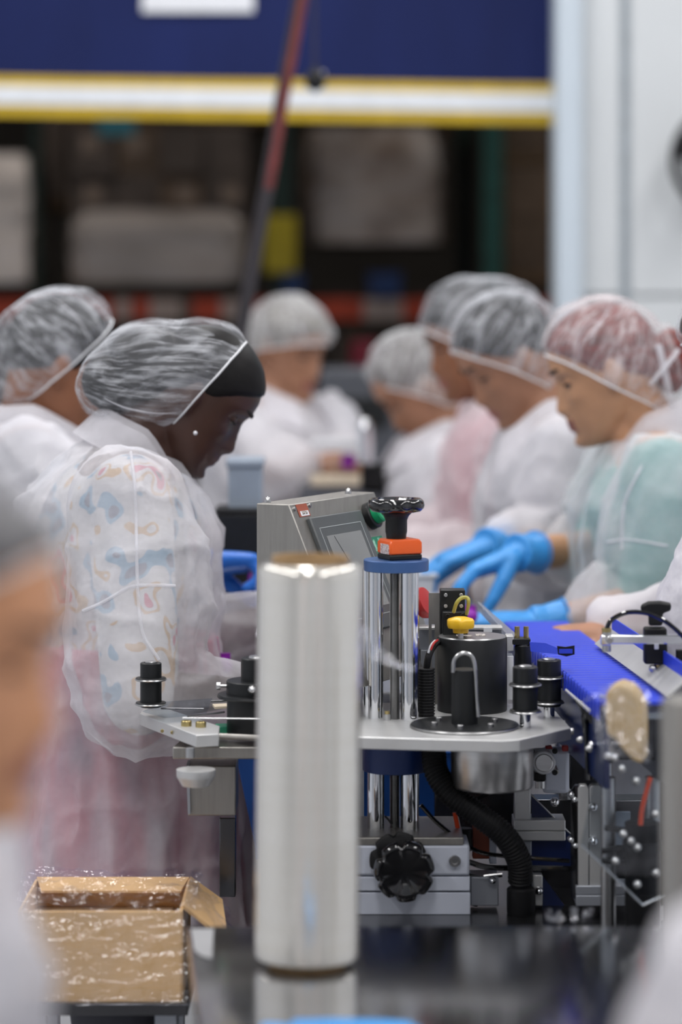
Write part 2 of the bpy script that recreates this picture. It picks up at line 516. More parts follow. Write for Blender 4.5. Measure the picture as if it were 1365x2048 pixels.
class MB:
    def __init__(s):
        s.v, s.f = [], []

    def add(s, vs, fs):
        n = len(s.v)
        s.v.extend([tuple(p) for p in vs])
        s.f.extend([tuple(i + n for i in f) for f in fs])
        return s

    def box(s, c, size, R=None):
        c = V(c)
        hx, hy, hz = size[0] / 2, size[1] / 2, size[2] / 2
        vs = []
        for dz in (-hz, hz):
            for dx, dy in ((-hx, -hy), (hx, -hy), (hx, hy), (-hx, hy)):
                d = V((dx, dy, dz))
                vs.append(c + (R @ d if R is not None else d))
        return s.add(vs, [(3, 2, 1, 0), (4, 5, 6, 7), (0, 1, 5, 4), (1, 2, 6, 5), (2, 3, 7, 6), (3, 0, 4, 7)])

    def lathe(s, prof, base, axis=(0, 0, 1), seg=28, rfun=None):
        u, w2, a = frame_of(axis)
        base = V(base)
        n = len(prof)
        rmx = max(p_[0] for p_ in prof)
        vs = []
        for (r, h) in prof:
            for k in range(seg):
                t = 2 * PI * k / seg
                rr = r * (1 + (rfun(t) - 1) * min(1.0, r / rmx) ** 3 if rfun else 1)
                vs.append(base + a * h + u * (rr * math.cos(t)) + w2 * (rr * math.sin(t)))
        fs = []
        for i in range(n - 1):
            for k in range(seg):
                k2 = (k + 1) % seg
                fs.append((i * seg + k, i * seg + k2, (i + 1) * seg + k2, (i + 1) * seg + k))
        fs.append(tuple(range(seg - 1, -1, -1)))
        fs.append(tuple((n - 1) * seg + k for k in range(seg)))
        return s.add(vs, fs)

    def cyl(s, p0, p1, r, r1=None, seg=24, bev=0.0):
        p0, p1 = V(p0), V(p1)
        L = (p1 - p0).length
        r1 = r if r1 is None else r1
        b = min(bev, L * 0.4, r * 0.5)
        prof = [(r, 0), (r1, L)] if not b else [(r - b, 0), (r, b), (r1, L - b), (r1 - b, L)]
        return s.lathe(prof, p0, p1 - p0, seg)

    def tube(s, pts, r, seg=10, closed=False):
        pts = [V(p) for p in pts]
        n = len(pts)
        rr = r if isinstance(r, (list, tuple)) else [r] * n
        vs, u = [], None
        for i, p in enumerate(pts):
            if closed:
                d = pts[(i + 1) % n] - pts[i - 1]
            else:
                d = pts[min(i + 1, n - 1)] - pts[max(i - 1, 0)]
            d = d.normalized()
            if u is None:
                u = frame_of(d)[0]
            u = (u - d * u.dot(d)).normalized()
            w2 = d.cross(u)
            for k in range(seg):
                t = 2 * PI * k / seg
                vs.append(p + (u * math.cos(t) + w2 * math.sin(t)) * rr[i])
        fs = []
        for i in range(n if closed else n - 1):
            j = (i + 1) % n
            for k in range(seg):
                k2 = (k + 1) % seg
                fs.append((i * seg + k, i * seg + k2, j * seg + k2, j * seg + k))
        if not closed:
            fs.append(tuple(range(seg - 1, -1, -1)))
            fs.append(tuple((n - 1) * seg + k for k in range(seg)))
        return s.add(vs, fs)

    def prism(s, poly, vec):
        poly = [V(p) for p in poly]
        vec = V(vec)
        n = len(poly)
        nrm = V((0, 0, 0))
        for i in range(n):
            nrm += (poly[i] - poly[0]).cross(poly[(i + 1) % n] - poly[0])
        if nrm.dot(vec) > 0:
            poly = poly[::-1]
        vs = poly + [p + vec for p in poly]
        fs = [tuple(range(n)), tuple(range(2 * n - 1, n - 1, -1))]
        for i in range(n):
            j = (i + 1) % n
            fs.append((j, i, i + n, j + n))
        return s.add(vs, fs)

    def capsule(s, p0, p1, r0, r1=None, seg=12, hs=4):
        p0, p1 = V(p0), V(p1)
        r1 = r0 if r1 is None else r1
        L = (p1 - p0).length
        prof = [(max(r0 * math.cos(a), 1e-4), -r0 * math.sin(a)) for a in [PI / 2 * (1 - k / hs) for k in range(hs + 1)]]
        prof += [(max(r1 * math.cos(a), 1e-4), L + r1 * math.sin(a)) for a in [PI / 2 * k / hs for k in range(hs + 1)]]
        ax = (p1 - p0) if L > 1e-6 else V((0, 0, 1))
        return s.lathe(prof, p0, ax, seg)

    def ellipsoid(s, c, ax, seg=20, rings=12):
        c = V(c)
        vs = []
        for i in range(rings + 1):
            a = -PI / 2 + PI * i / rings
            ca = max(math.cos(a), 1e-3)
            for k in range(seg):
                t = 2 * PI * k / seg
                vs.append(c + V(ax[0]) * (ca * math.cos(t)) + V(ax[1]) * (ca * math.sin(t)) + V(ax[2]) * math.sin(a))
        fs = []
        for i in range(rings):
            for k in range(seg):
                k2 = (k + 1) % seg
                fs.append((i * seg + k, i * seg + k2, (i + 1) * seg + k2, (i + 1) * seg + k))
        fs.append(tuple(range(seg - 1, -1, -1)))
        fs.append(tuple(rings * seg + k for k in range(seg)))
        return s.add(vs, fs)

    def loft(s, rings, cap=True):
        n, seg = len(rings), len(rings[0])
        vs = [p for r in rings for p in r]
        fs = []
        for i in range(n - 1):
            for k in range(seg):
                k2 = (k + 1) % seg
                fs.append((i * seg + k, i * seg + k2, (i + 1) * seg + k2, (i + 1) * seg + k))
        if cap:
            fs.append(tuple(range(seg - 1, -1, -1)))
            fs.append(tuple((n - 1) * seg + k for k in range(seg)))
        return s.add(vs, fs)

    def grid(s, G):
        """open sheet from rows of points"""
        n, m = len(G), len(G[0])
        vs = [p for r in G for p in r]
        fs = [(i * m + k, i * m + k + 1, (i + 1) * m + k + 1, (i + 1) * m + k) for i in range(n - 1) for k in range(m - 1)]
        return s.add(vs, fs)

    def mesh(s, name, org, smooth=35):
        me = bpy.data.meshes.new(name)
        me.from_pydata([(p[0] - org.x, p[1] - org.y, p[2] - org.z) for p in s.v], [], s.f)
        if smooth:
            me.shade_smooth()
            me.set_sharp_from_angle(angle=math.radians(smooth))
        return me

    def build(s, name, material, parent=None, bevel=0.0, smooth=35, org=None, solid=0.0):
        if parent is not None:
            org = ORG[parent.name]
        elif org is None:
            a = np.array(s.v)
            org = V(((a[:, 0].min() + a[:, 0].max()) / 2, (a[:, 1].min() + a[:, 1].max()) / 2, a[:, 2].min()))
        me = s.mesh(name, org, smooth)
        return link(name, me, material, parent, org, bevel, solid)


def link(name, me, material, parent, org, bevel=0.0, solid=0.0):
    if isinstance(material, str):
        material = M[material]
    if material and not me.materials:
        me.materials.append(material)
    o = bpy.data.objects.new(name, me)
    COL.objects.link(o)
    ORG[o.name] = V(org)
    if parent is not None:
        o.parent = parent
    else:
        o.location = org
    if solid:
        md = o.modifiers.new('thickness', 'SOLIDIFY')
        md.thickness = solid
        md.offset = 0
    if bevel:
        md = o.modifiers.new('bevel', 'BEVEL')
        md.width = bevel
        md.segments = 2
        md.limit_method = 'ANGLE'
        md.angle_limit = math.radians(40)
    return o


def bx(name, c, size, material, parent=None, bevel=0.0015, R=None):
    return MB().box(c, size, R).build(name, material, parent, bevel=bevel, smooth=30)


def cy(name, p0, p1, r, material, parent=None, r1=None, seg=28, bev=0.001):
    return MB().cyl(p0, p1, r, r1, seg, bev).build(name, material, parent)


PROTO = {}


def piece(key, maker, name, material, parent, loc, rot=None, scale=1.0):
    """alike small pieces share one mesh"""
    if key not in PROTO:
        mb = MB()
        maker(mb)
        me = mb.mesh(name, V((0, 0, 0)))
        me.materials.append(M[material])
        PROTO[key] = me
    o = bpy.data.objects.new(name, PROTO[key])
    COL.objects.link(o)
    o.parent = parent
    o.location = V(loc) - ORG[parent.name]
    ORG[o.name] = ORG[parent.name]
    if rot is not None:
        o.rotation_euler = rot
    if scale != 1.0:
        o.scale = (scale,) * 3
    return o


def _dome(mb):
    mb.lathe([(0.0062, 0), (0.0062, 0.0035), (0.0056, 0.0058), (0.0044, 0.0085), (0.0025, 0.0103), (0.0006, 0.011)], (0, 0, 0), (0, 0, 1), 14)


def _cap(mb):
    mb.lathe([(0.005, 0), (0.005, 0.0045), (0.0044, 0.0052), (0.0026, 0.0052), (0.0024, 0.003), (0.0004, 0.003)], (0, 0, 0), (0, 0, 1), 14)


TOCAM = (PI / 2, 0, 0)


def dome(parent, loc, rot=TOCAM, scale=1.0, m='chrome'):
    return piece('dome' + m, _dome, 'dome_nut', m, parent, loc, rot, scale)


def bolt(parent, loc, rot=TOCAM, scale=1.0, m='chrome'):
    return piece('cap' + m, _cap, 'bolt', m, parent, loc, rot, scale)


def rotz(a):
    return Matrix.Rotation(a, 3, 'Z')


def vnoise(P, seed=0):
    P = np.asarray(P, dtype=np.float64)
    i = np.floor(P).astype(np.int64)
    f = P - i
    u = f * f * (3 - 2 * f)
    res = np.zeros(len(P))
    for dx in (0, 1):
        for dy in (0, 1):
            for dz in (0, 1):
                h = ((i[:, 0] + dx) * 374761393 + (i[:, 1] + dy) * 668265263 + (i[:, 2] + dz) * 1440670441 + seed * 974634777) & 0xffffffff
                h = ((h ^ (h >> 13)) * 1274126177) & 0xffffffff
                h = (h ^ (h >> 16)) & 0xffff
                ww = (u[:, 0] if dx else 1 - u[:, 0]) * (u[:, 1] if dy else 1 - u[:, 1]) * (u[:, 2] if dz else 1 - u[:, 2])
                res += ww * h / 65535.0
    return res


def ridge(P, seed=0):
    return 1 - np.abs(2 * vnoise(P, seed) - 1)


def remesh(mb, voxel, smooth_it=3, factor=0.5):
    """union of overlapping closed solids as one continuous surface"""
    me = bpy.data.meshes.new('tmp')
    me.from_pydata([tuple(p) for p in mb.v], [], mb.f)
    o = bpy.data.objects.new('tmp', me)
    COL.objects.link(o)
    md = o.modifiers.new('r', 'REMESH')
    md.mode = 'VOXEL'
    md.voxel_size = voxel
    if smooth_it:
        sm = o.modifiers.new('s', 'SMOOTH')
        sm.iterations = smooth_it
        sm.factor = factor
    dg = bpy.context.evaluated_depsgraph_get()
    res = bpy.data.meshes.new_from_object(o.evaluated_get(dg))
    bpy.data.objects.remove(o)
    bpy.data.meshes.remove(me)
    return res


def get_co(me):
    a = np.empty(len(me.vertices) * 3)
    me.vertices.foreach_get('co', a)
    return a.reshape(-1, 3)


def set_co(me, a):
    me.vertices.foreach_set('co', np.ascontiguousarray(a, dtype=np.float32).ravel())
    me.update()


def get_no(me):
    a = np.empty(len(me.vertices) * 3, dtype=np.float32)
    me.vertex_normals.foreach_get('vector', a)
    return a.reshape(-1, 3).astype(np.float64)



# ------------------------------------------------------------------ people: body, face, hands and clothes
def lerp_table(tab, x):
    xs = [t[0] for t in tab]
    return [float(np.interp(x, xs, [t[k] for t in tab])) for k in range(1, len(tab[0]))]


# z, front x, back x, half width (metres, head centre between the ears; x forward, y left, z up)
HEAD = [(-0.124, 0.066, 0.030, 0.008), (-0.119, 0.084, 0.018, 0.024), (-0.108, 0.091, 0.000, 0.038), (-0.095, 0.091, -0.018, 0.048),
        (-0.080, 0.092, -0.040, 0.056), (-0.060, 0.092, -0.062, 0.063), (-0.040, 0.088, -0.078, 0.068), (-0.015, 0.087, -0.090, 0.072),
        (0.005, 0.088, -0.096, 0.074), (0.025, 0.095, -0.099, 0.0755), (0.050, 0.093, -0.096, 0.074), (0.075, 0.082, -0.084, 0.066),
        (0.095, 0.062, -0.064, 0.052), (0.108, 0.038, -0.042, 0.034), (0.115, 0.010, -0.014, 0.010)]


def head_rings(grow=None):
    rings = []
    zs = list(np.linspace(-0.124, 0.115, 44))
    seg = 56
    for z in zs:
        fr, bk, wd = lerp_table(HEAD, z)
        xc, a = (fr + bk) / 2, (fr - bk) / 2
        ring = []
        for k in range(seg):
            t = 2 * PI * k / seg
            ct, st = math.cos(t), math.sin(t)
            x = xc + a * math.copysign(abs(ct) ** 0.86, ct)
            y = wd * math.copysign(abs(st) ** 0.92, st)
            if ct > 0:
                g = math.exp(-(y / 0.0125) ** 2)
                if z < 0.016:                                    # nose
                    nz = np.interp(z, [-0.060, -0.052, -0.043, -0.036, -0.01, 0.016], [0, 0.55, 1.0, 0.92, 0.42, 0.0])
                    wide = 0.0125 + 0.006 * math.exp(-((z + 0.046) / 0.009) ** 2)
                    x += 0.024 * nz * math.exp(-(y / wide) ** 2)
                x -= 0.010 * math.exp(-((abs(y) - 0.031) / 0.016) ** 2 - ((z - 0.004) / 0.012) ** 2)      # eye sockets
                x += 0.004 * math.exp(-((abs(y) - 0.028) / 0.02) ** 2 - ((z - 0.024) / 0.007) ** 2)       # brow
                x += 0.005 * math.exp(-((abs(y) - 0.045) / 0.016) ** 2 - ((z + 0.028) / 0.014) ** 2)      # cheek bone
                gl = math.exp(-(y / 0.021) ** 2)
                x += gl * (0.0110 * math.exp(-((z + 0.067) / 0.0048) ** 2) + 0.0100 * math.exp(-((z + 0.080) / 0.0052) ** 2)
                           - 0.007 * math.exp(-((z + 0.0735) / 0.0026) ** 2) - 0.004 * math.exp(-((z + 0.092) / 0.005) ** 2))
                x += 0.009 * math.exp(-(y / 0.02) ** 2 - ((z + 0.108) / 0.010) ** 2)                      # chin
            p = V((x, y, z))
            if grow:
                p = grow(p)
            ring.append(p)
        rings.append(ring)
    return rings


def hair_mask(p, line):
    """>0 where hair grows; line = hairline height at brow, ear and nape"""
    zl = np.interp(p.x, [-0.095, -0.01, 0.025, 0.055, 0.095], [line[2], line[1], line[1] + 0.01, line[0] - 0.025, line[0]])
    return p.z - zl


def add_hand(mb, o, d, n, s, scale, infl, curl, spread=0.0, point=False, thumb=None):
    """palm plus five separate fingers; d = wrist to knuckles, n = palm side, s = thumb side"""
    d, n, s = V(d).normalized(), V(n).normalized(), V(s).normalized()
    K = scale
    o = V(o)
    rings = []
    for (t, wd, th, off) in ((-0.012, 0.027, 0.021, 0), (0.01, 0.029, 0.019, 0.001), (0.035, 0.036, 0.0165, 0.003), (0.065, 0.041, 0.0145, 0.001), (0.088, 0.041, 0.0125, 0),
                             (0.099, 0.036, 0.009, 0)):
        ring = []
        for k in range(16):
            a = 2 * PI * k / 16
            ring.append(o + d * (t * K) + s * ((math.copysign(abs(math.cos(a)) ** 0.8, math.cos(a)) * wd + off) * K + infl * math.cos(a)) + n * (math.sin(a) * (th * K + infl)))
        rings.append(ring)
    mb.loft(rings)
    lens = (0.072, 0.081, 0.075, 0.060)
    for i in range(4):
        c = curl[i] if isinstance(curl[0], (list, tuple)) else curl
        if point and i == 0:
            c = (0.05, 0.05, 0.05)
        base = o + d * ((0.092 - 0.004 * abs(i - 1)) * K) + s * ((0.0305 - 0.0203 * i) * K)
        ang = 0.0
        sp = (1.2 - i) * spread
        p = base
        r0 = (0.0098 - 0.0006 * i) * K + infl
        for j in range(3):
            ang += c[j]
            dr = (d * math.cos(ang) + n * math.sin(ang) + s * sp * math.cos(ang)).normalized()
            q = p + dr * (lens[i] * (0.46, 0.30, 0.24)[j] * K)
            mb.capsule(p, q, r0 * (1 - 0.07 * j), r0 * (1 - 0.07 * (j + 1)), 10, 3)
            p = q
    th = thumb or (0.75, 0.72, 0.35)
    p = o + d * (0.022 * K) + s * (0.026 * K) + n * (0.004 * K)
    for j, L in enumerate((0.044, 0.034, 0.027)):
        dr = (d * (th[0] + 0.12 * j) + s * (th[1] - 0.22 * j) + n * (th[2] + 0.05 * j)).normalized()
        q = p + dr * (L * K)
        mb.capsule(p, q, (0.0135 - 0.0018 * j) * K + infl, (0.0118 - 0.0018 * j) * K + infl, 10, 3)
        p = q


TORSO = [(0.0, 0.160, 0.112), (0.14, 0.158, 0.108), (0.34, 0.134, 0.096), (0.55, 0.146, 0.106), (0.74, 0.164, 0.114), (0.88, 0.172, 0.096),
         (0.95, 0.120, 0.072), (1.0, 0.062, 0.060)]
COAT = [(0.0, 0.205, 0.165), (0.14, 0.200, 0.160), (0.34, 0.192, 0.152), (0.55, 0.192, 0.150), (0.74, 0.196, 0.148), (0.86, 0.198, 0.124),
        (0.93, 0.160, 0.098), (0.985, 0.090, 0.086), (1.0, 0.078, 0.078)]


def torso_rings(tab, pel, nb, l, belly, seg=36, grow=0.0, n=20):
    pel, nb = V(pel), V(nb)
    d = nb - pel
    f = l.cross(V((0, 0, 1))).normalized()
    mid = (pel + nb) / 2 - f * belly
    rings = []
    for i in range(n + 1):
        t = tab[0][0] + (tab[-1][0] - tab[0][0]) * i / n
        wd, dp = lerp_table(tab, t)
        c = pel * (1 - t) ** 2 + mid * (2 * t * (1 - t)) + nb * t * t
        tan = ((mid - pel) * (2 * (1 - t)) + (nb - mid) * (2 * t)).normalized()
        fw = l.cross(tan).normalized()
        rings.append([c + l * ((wd + grow) * math.copysign(abs(math.cos(a)) ** 0.85, math.cos(a))) + fw * ((dp + grow) * math.sin(a))
                      for a in [2 * PI * k / seg for k in range(seg)]])
    return rings


def person(label, head, yaw, pitch, nb, pel, skin, lip, hair, hairline, cap, net, coat, shirt, trouser, roll=0.0, body_yaw=None, hs=1.0, arms=None,
           voxel=0.006, cvoxel=0.0095, hem=0.62, fold=1.0, bun=None, sw=0.178, hem_shift=(0, 0, 0), belly=0.02, earring=None, seed=1, group=None,
           hair_t=0.019, net_r=1.02, front_hair=False, skirt=None, size=1.0, seams=(), face=True, knot=None, neck_r=0.052, cut=None):
    head, nb, pel = V(head), V(nb), V(pel)
    by = yaw if body_yaw is None else body_yaw
    f = V((math.cos(by), math.sin(by), 0))
    l = V((-math.sin(by), math.cos(by), 0))
    R = (Matrix.Rotation(yaw, 3, 'Z') @ Matrix.Rotation(pitch, 3, 'Y') @ Matrix.Rotation(roll, 3, 'X'))
    T = thing('person', label, 'person', (pel.x, pel.y, 0), group)
    org = ORG[T.name]
    hw = lambda p: head + R @ (V(p) * hs)

    # ---- skeleton
    spine = (nb - pel).normalized()
    A = []
    for side in (1, -1):
        sh = nb - spine * 0.065 + l * (side * sw)
        spec = dict((arms or {}).get(side, {}))
        el = spec.get('elbow') or sh + V((0, 0, -0.275)) + f * 0.03 + l * (side * 0.05)
        wr = spec.get('wrist') or V(el) + f * 0.235 - l * (side * 0.07) + V((0, 0, 0.0))
        spec.update(sh=sh, el=V(el), wr=V(wr), side=side)
        spec['hd'] = V(spec.get('hd') or (V(wr) - V(el))).normalized()
        pn = V(spec.get('palm') or (0, 0, -1))
        pn = (pn - spec['hd'] * pn.dot(spec['hd'])).normalized()
        spec['pn'] = pn
        th = spec['hd'].cross(pn) * (1 if side < 0 else -1)
        spec['th'] = th if not spec.get('flip') else -th
        A.append(spec)

    # ---- body: one continuous surface from crown to feet
    mb = MB()
    mb.loft([[hw(p) for p in r] for r in head_rings()])
    for sd in (1, -1):                                          # ears
        rx = R @ Matrix.Rotation(sd * 0.35, 3, 'Z')
        mb.ellipsoid(hw((-0.008, sd * 0.077, -0.008)), (rx @ V((0.017 * hs, 0, 0.004 * hs)), rx @ V((0, 0.007 * hs, 0)), rx @ V((-0.005 * hs, 0, 0.031 * hs))), 14, 8)
        mb.ellipsoid(hw((0.0, sd * 0.075, -0.034)), (rx @ V((0.009 * hs, 0, 0)), rx @ V((0, 0.006 * hs, 0)), rx @ V((0, 0, 0.010 * hs))), 10, 6)
    mb.capsule(hw((-0.022, 0, -0.05)), nb + spine * 0.01, neck_r * hs, neck_r * 1.1, 20, 5)
    mb.capsule(hw((0.005, 0, -0.075)), nb + f * 0.02 - spine * 0.01, 0.040 * hs, 0.05, 18, 5)
    mb.loft(torso_rings(TORSO, pel, nb, l, belly))
    for a in A:
        mb.capsule(nb - spine * 0.03, a['sh'], 0.055, 0.055, 14, 4)
        mb.capsule(a['sh'], a['el'], 0.052, 0.040, 14, 4)
        mb.capsule(a['el'], a['wr'], 0.040, 0.026, 14, 4)
        add_hand(mb, a['wr'], a['hd'], a['pn'], a['th'], size * 1.0, 0.0, a.get('curl', (0.35, 0.45, 0.3)), a.get('spread', 0.05), a.get('point', False), a.get('thumb'))
    ankles = []
    for sd in (1, -1):
        hip = pel + l * (sd * 0.085)
        an = V((pel.x, pel.y, 0.085)) + l * (sd * 0.10) - f * 0.02
        kn = (hip + an) / 2 + f * 0.03
        ankles.append(an)
        mb.capsule(hip, kn, 0.088, 0.058, 16, 4)
        mb.capsule(kn, an, 0.056, 0.037, 14, 4)
        mb.capsule(an - V((0, 0, 0.045)), an + f * 0.13 - V((0, 0, 0.05)), 0.034, 0.028, 12, 4)
    me = remesh(mb, voxel, 4)
    co = get_co(me)
    loc = (co - np.array(head)) @ np.array(R) / hs
    lipv = (np.abs(loc[:, 1]) < 0.024) & (loc[:, 0] > 0.074) & (loc[:, 2] < -0.0615 - 0.0 * loc[:, 1]) & (loc[:, 2] > -0.0855)
    me.materials.append(M[skin])
    me.materials.append(M[lip])
    mi = np.zeros(len(me.polygons), dtype=np.int32)
    lv = np.empty(len(me.loops), dtype=np.int32)
    me.loops.foreach_get('vertex_index', lv)
    st = np.empty(len(me.polygons), dtype=np.int32)
    me.polygons.foreach_get('loop_start', st)
    mi[lipv[lv[st]]] = 1
    me.polygons.foreach_set('material_index', mi)
    set_co(me, co - np.array(org))
    me.shade_smooth()
    link('body', me, None, T, org)

    # ---- face
    if face:
        for sd in (1, -1):
            e = MB().ellipsoid(hw((0.0665, sd * 0.031, 0.001)), [R @ V((0.0125 * hs, 0, 0)), R @ V((0, 0.0135 * hs, 0)), R @ V((0, 0, 0.0115 * hs))], 16, 10)
            eo = e.build('eye', 'eye_white', T)
            eo.data.materials.append(M['eye_dark'])
            g = R @ V((0.86, 0, -0.5))
            ec = hw((0.0665, sd * 0.031, 0.001)) - org
            for p in eo.data.polygons:
                if (p.center - ec).normalized().dot(g) > 0.86:
                    p.material_index = 1
            up = [hw((0.0665 + 0.0148 * math.cos(a) * math.cos(0.1), sd * 0.031 + 0.0155 * math.sin(a), 0.0005 - 0.002 * math.cos(a * 1.3))) for a in np.linspace(-1.15, 1.15, 9)]
            MB().tube(up, [0.0008] + [0.0022 * hs] * 7 + [0.0008], 6).build('eyelash', 'brow_dark', T)
            lid = MB().ellipsoid(hw((0.0668, sd * 0.031, 0.0030)), [R @ V((0.0132 * hs, 0, -0.002)), R @ V((0, 0.0150 * hs, 0)), R @ V((0.002, 0, 0.0098 * hs))], 14, 8)
            lid.build('eyelid', skin, T)
            eb = [hw((0.096 - 0.030 * ((y - 0.012) / 0.04) ** 2, sd * y, 0.0235 + 0.006 * math.sin((y - 0.012) / 0.04 * PI * 0.75))) for y in np.linspace(0.012, 0.052, 8)]
            MB().tube(eb, [0.0018, 0.0032, 0.0036, 0.0036, 0.0034, 0.003, 0.0022, 0.001], 6).build('eyebrow', 'brow_dark', T)

    rim_c = (V(cap[0]) + V(cap[1])) / 2
    rim_n = (V(cap[0]) - V(cap[1])).cross(R @ V((0, 1, 0))).normalized()
    if rim_n.dot(V(cap[2]) - rim_c) < 0:
        rim_n = -rim_n
    # ---- hair: a layer over the skull that dips under the skin outside the hairline
    def grow(p):
        m = hair_mask(p, hairline)
        k = min(1, max(0, m / 0.014 + 0.5))
        if not front_hair:
            m2_ = (hw(p) - rim_c).dot(rim_n) / 0.012
            k *= min(1, max(0, m2_ + 0.3))
        nrm = V((p.x, p.y * 1.2, p.z * 0.9)).normalized()
        return p + nrm * (-0.014 + hair_t * k * k * (3 - 2 * k))
    hm = MB()
    hm.loft([[hw(p) for p in r] for r in head_rings(grow)])
    if bun:
        for (c, ax) in bun:
            hm.ellipsoid(c, ax, 18, 12)
        hme = remesh(hm, 0.006, 3)
        set_co(hme, get_co(hme) - np.array(org))
        hme.shade_smooth()
        link('hair', hme, hair, T, org)
    else:
        hm.build('hair', hair, T, smooth=80)

    # ---- hairnet: puffed dome gathered into an elastic rim
    Fp, Bp, Ap, hb, puff = V(cap[0]), V(cap[1]), V(cap[2]), cap[3], cap[4]
    c = (Fp + Bp) / 2
    Tt = (Fp - Bp) / 2
    Lat = (R @ V((0, 1, 0))) * hb
    if len(cap) > 5:
        c = c + V(cap[5])
    P = Ap - c
    nv, nu = 30, 96
    rows, params = [], []
    for i in range(nv + 1):
        v = i / nv
        a = v * PI / 2
        for k in range(nu):
            ph = 2 * PI * k / nu
            rad = math.cos(a) ** 0.75 if i < nv else 0.0005
            q = c + (Tt * math.cos(ph) + Lat * math.sin(ph)) * (rad * (1 + puff * math.sin(PI * v) ** 0.8)) + P * math.sin(a)
            rows.append(q)
            params.append((ph, v))
    co = np.array([tuple(q) for q in rows])
    pr = np.array(params)
    cen = np.array(c + P * 0.35)
    # the net rests on the hair: push it outside the skull and the bun
    Rn = np.array(R)
    vv = pr[:, 1]
    keep = 0.45 + 0.55 * np.clip(vv * 18, 0, 1)
    for (cc_, Mi) in [(np.array(hw((-0.003, 0, 0.005))), Rn @ np.diag([0.118, 0.092, 0.124]) * (hs * net_r))] + [(np.array(b_[0]), np.array([tuple(a_ * 1.14) for a_ in b_[1]]).T) for b_ in (bun or [])]:
        loc_ = (co - cc_) @ np.linalg.inv(Mi).T
        rr_ = np.linalg.norm(loc_, axis=1) + 1e-9
        s_ = np.where(rr_ < 1, 1 / rr_, 1.0)
        s_ = 1 + (np.minimum(s_, 2.2) - 1) * keep
        co = cc_ + (loc_ * s_[:, None]) @ Mi.T
    g_ = co.reshape(nv + 1, nu, 3)
    for _ in range(4):
        h_ = g_.copy()
        h_[1:-1] = 0.4 * g_[1:-1] + 0.15 * (g_[:-2] + g_[2:] + np.roll(g_, 1, 1)[1:-1] + np.roll(g_, -1, 1)[1:-1])
        h_[-1] = h_[-2].mean(axis=0)
        g_ = h_
    co = g_.reshape(-1, 3)
    nd = co - cen
    nd /= np.linalg.norm(nd, axis=1)[:, None] + 1e-9
    circ = np.stack([np.cos(pr[:, 0]), np.sin(pr[:, 0])], 1)
    q1 = np.column_stack([circ * 5.2, pr[:, 1] * 1.6])
    q2 = np.column_stack([circ * 11.0, pr[:, 1] * 2.6])
    q3 = co * 30
    fade = np.clip(1.15 - pr[:, 1], 0, 1) * np.clip(pr[:, 1] * 9, 0.15, 1)
    disp = 0.013 * (ridge(q1, seed) ** 2 - 0.4) * fade + 0.0065 * (ridge(q2, seed + 3) ** 2 - 0.4) * fade + 0.007 * (vnoise(q3, seed + 5) - 0.5)
    co = co + nd * (disp * hs * fold)[:, None]
    nm = MB()
    nm.v = [tuple(p) for p in co]
    for i in range(nv):
        for k in range(nu):
            k2 = (k + 1) % nu
            nm.f.append((i * nu + k, i * nu + k2, (i + 1) * nu + k2, (i + 1) * nu + k))
    no = nm.build('hairnet', net, T, smooth=180)
    ul = no.data.uv_layers.new(name='UVMap')
    for lp_ in no.data.loops:
        ph_, v_ = pr[lp_.vertex_index]
        ul.data[lp_.index].uv = (abs(ph_ / PI - 1), v_)
    rim = [V(co[k]) for k in range(0, nu, 2)]
    MB().tube(rim, 0.0019 * hs, 7, closed=True).build('elastic_rim', 'net_rim', no)
    # gathered pleats: narrow doubled folds of the net running up from the rim
    rg = random.Random(seed)
    for _ in range(5):
        k0 = rg.randrange(nu)
        pts, kk = [], float(k0)
        i0, i1 = rg.randrange(0, 8), rg.randrange(14, 27)
        dk = rg.uniform(-0.35, 0.35)
        for i in range(i0, i1):
            kk += dk + rg.uniform(-0.25, 0.25)
            idx = i * nu + int(kk) % nu
            pts.append(V(co[idx]) + V(nd[idx]) * 0.001)
        pts = spline(pts[::3], 4)
        n_ = len(pts)
        MB().tube(pts, [0.0003 + 0.0011 * math.sin(PI * (i + 0.5) / n_) for i in range(n_)], 5).build('pleat', 'seam_white', no)
    if knot:
        for (pa, pb, r0) in knot:
            MB().tube(spline([pa, (V(pa) + V(pb)) / 2 + V((0, -0.012, 0)), pb], 5), r0, 8).build('net_knot', 'seam_white', no)

    # ---- clothes under the coat
    sm = MB()
    sm.loft(torso_rings(TORSO, pel, nb - spine * 0.02, l, belly, grow=0.018))
    for a in A:
        sm.capsule(nb - spine * 0.06, a['sh'], 0.064, 0.066, 14, 4)
        sm.capsule(a['sh'], a['el'], 0.067, 0.060, 14, 4)
    sme = remesh(sm, 0.014, 3)
    set_co(sme, get_co(sme) - np.array(org))
    sme.shade_smooth()
    link('shirt', sme, shirt, T, org)
    tm = MB()
    for sd, an in zip((1, -1), ankles):
        hip = pel + l * (sd * 0.085)
        kn = (hip + an) / 2 + f * 0.03
        tm.capsule(hip, kn, 0.112, 0.082, 16, 4)
        tm.capsule(kn, an + V((0, 0, 0.05)), 0.080, 0.062, 14, 4)
    tm.loft(torso_rings([(0.0, 0.178, 0.13), (0.25, 0.165, 0.122)], pel, nb, l, belly, n=4))
    tme = remesh(tm, 0.016, 3)
    set_co(tme, get_co(tme) - np.array(org))
    tme.shade_smooth()
    link('trousers', tme, trouser, T, org)
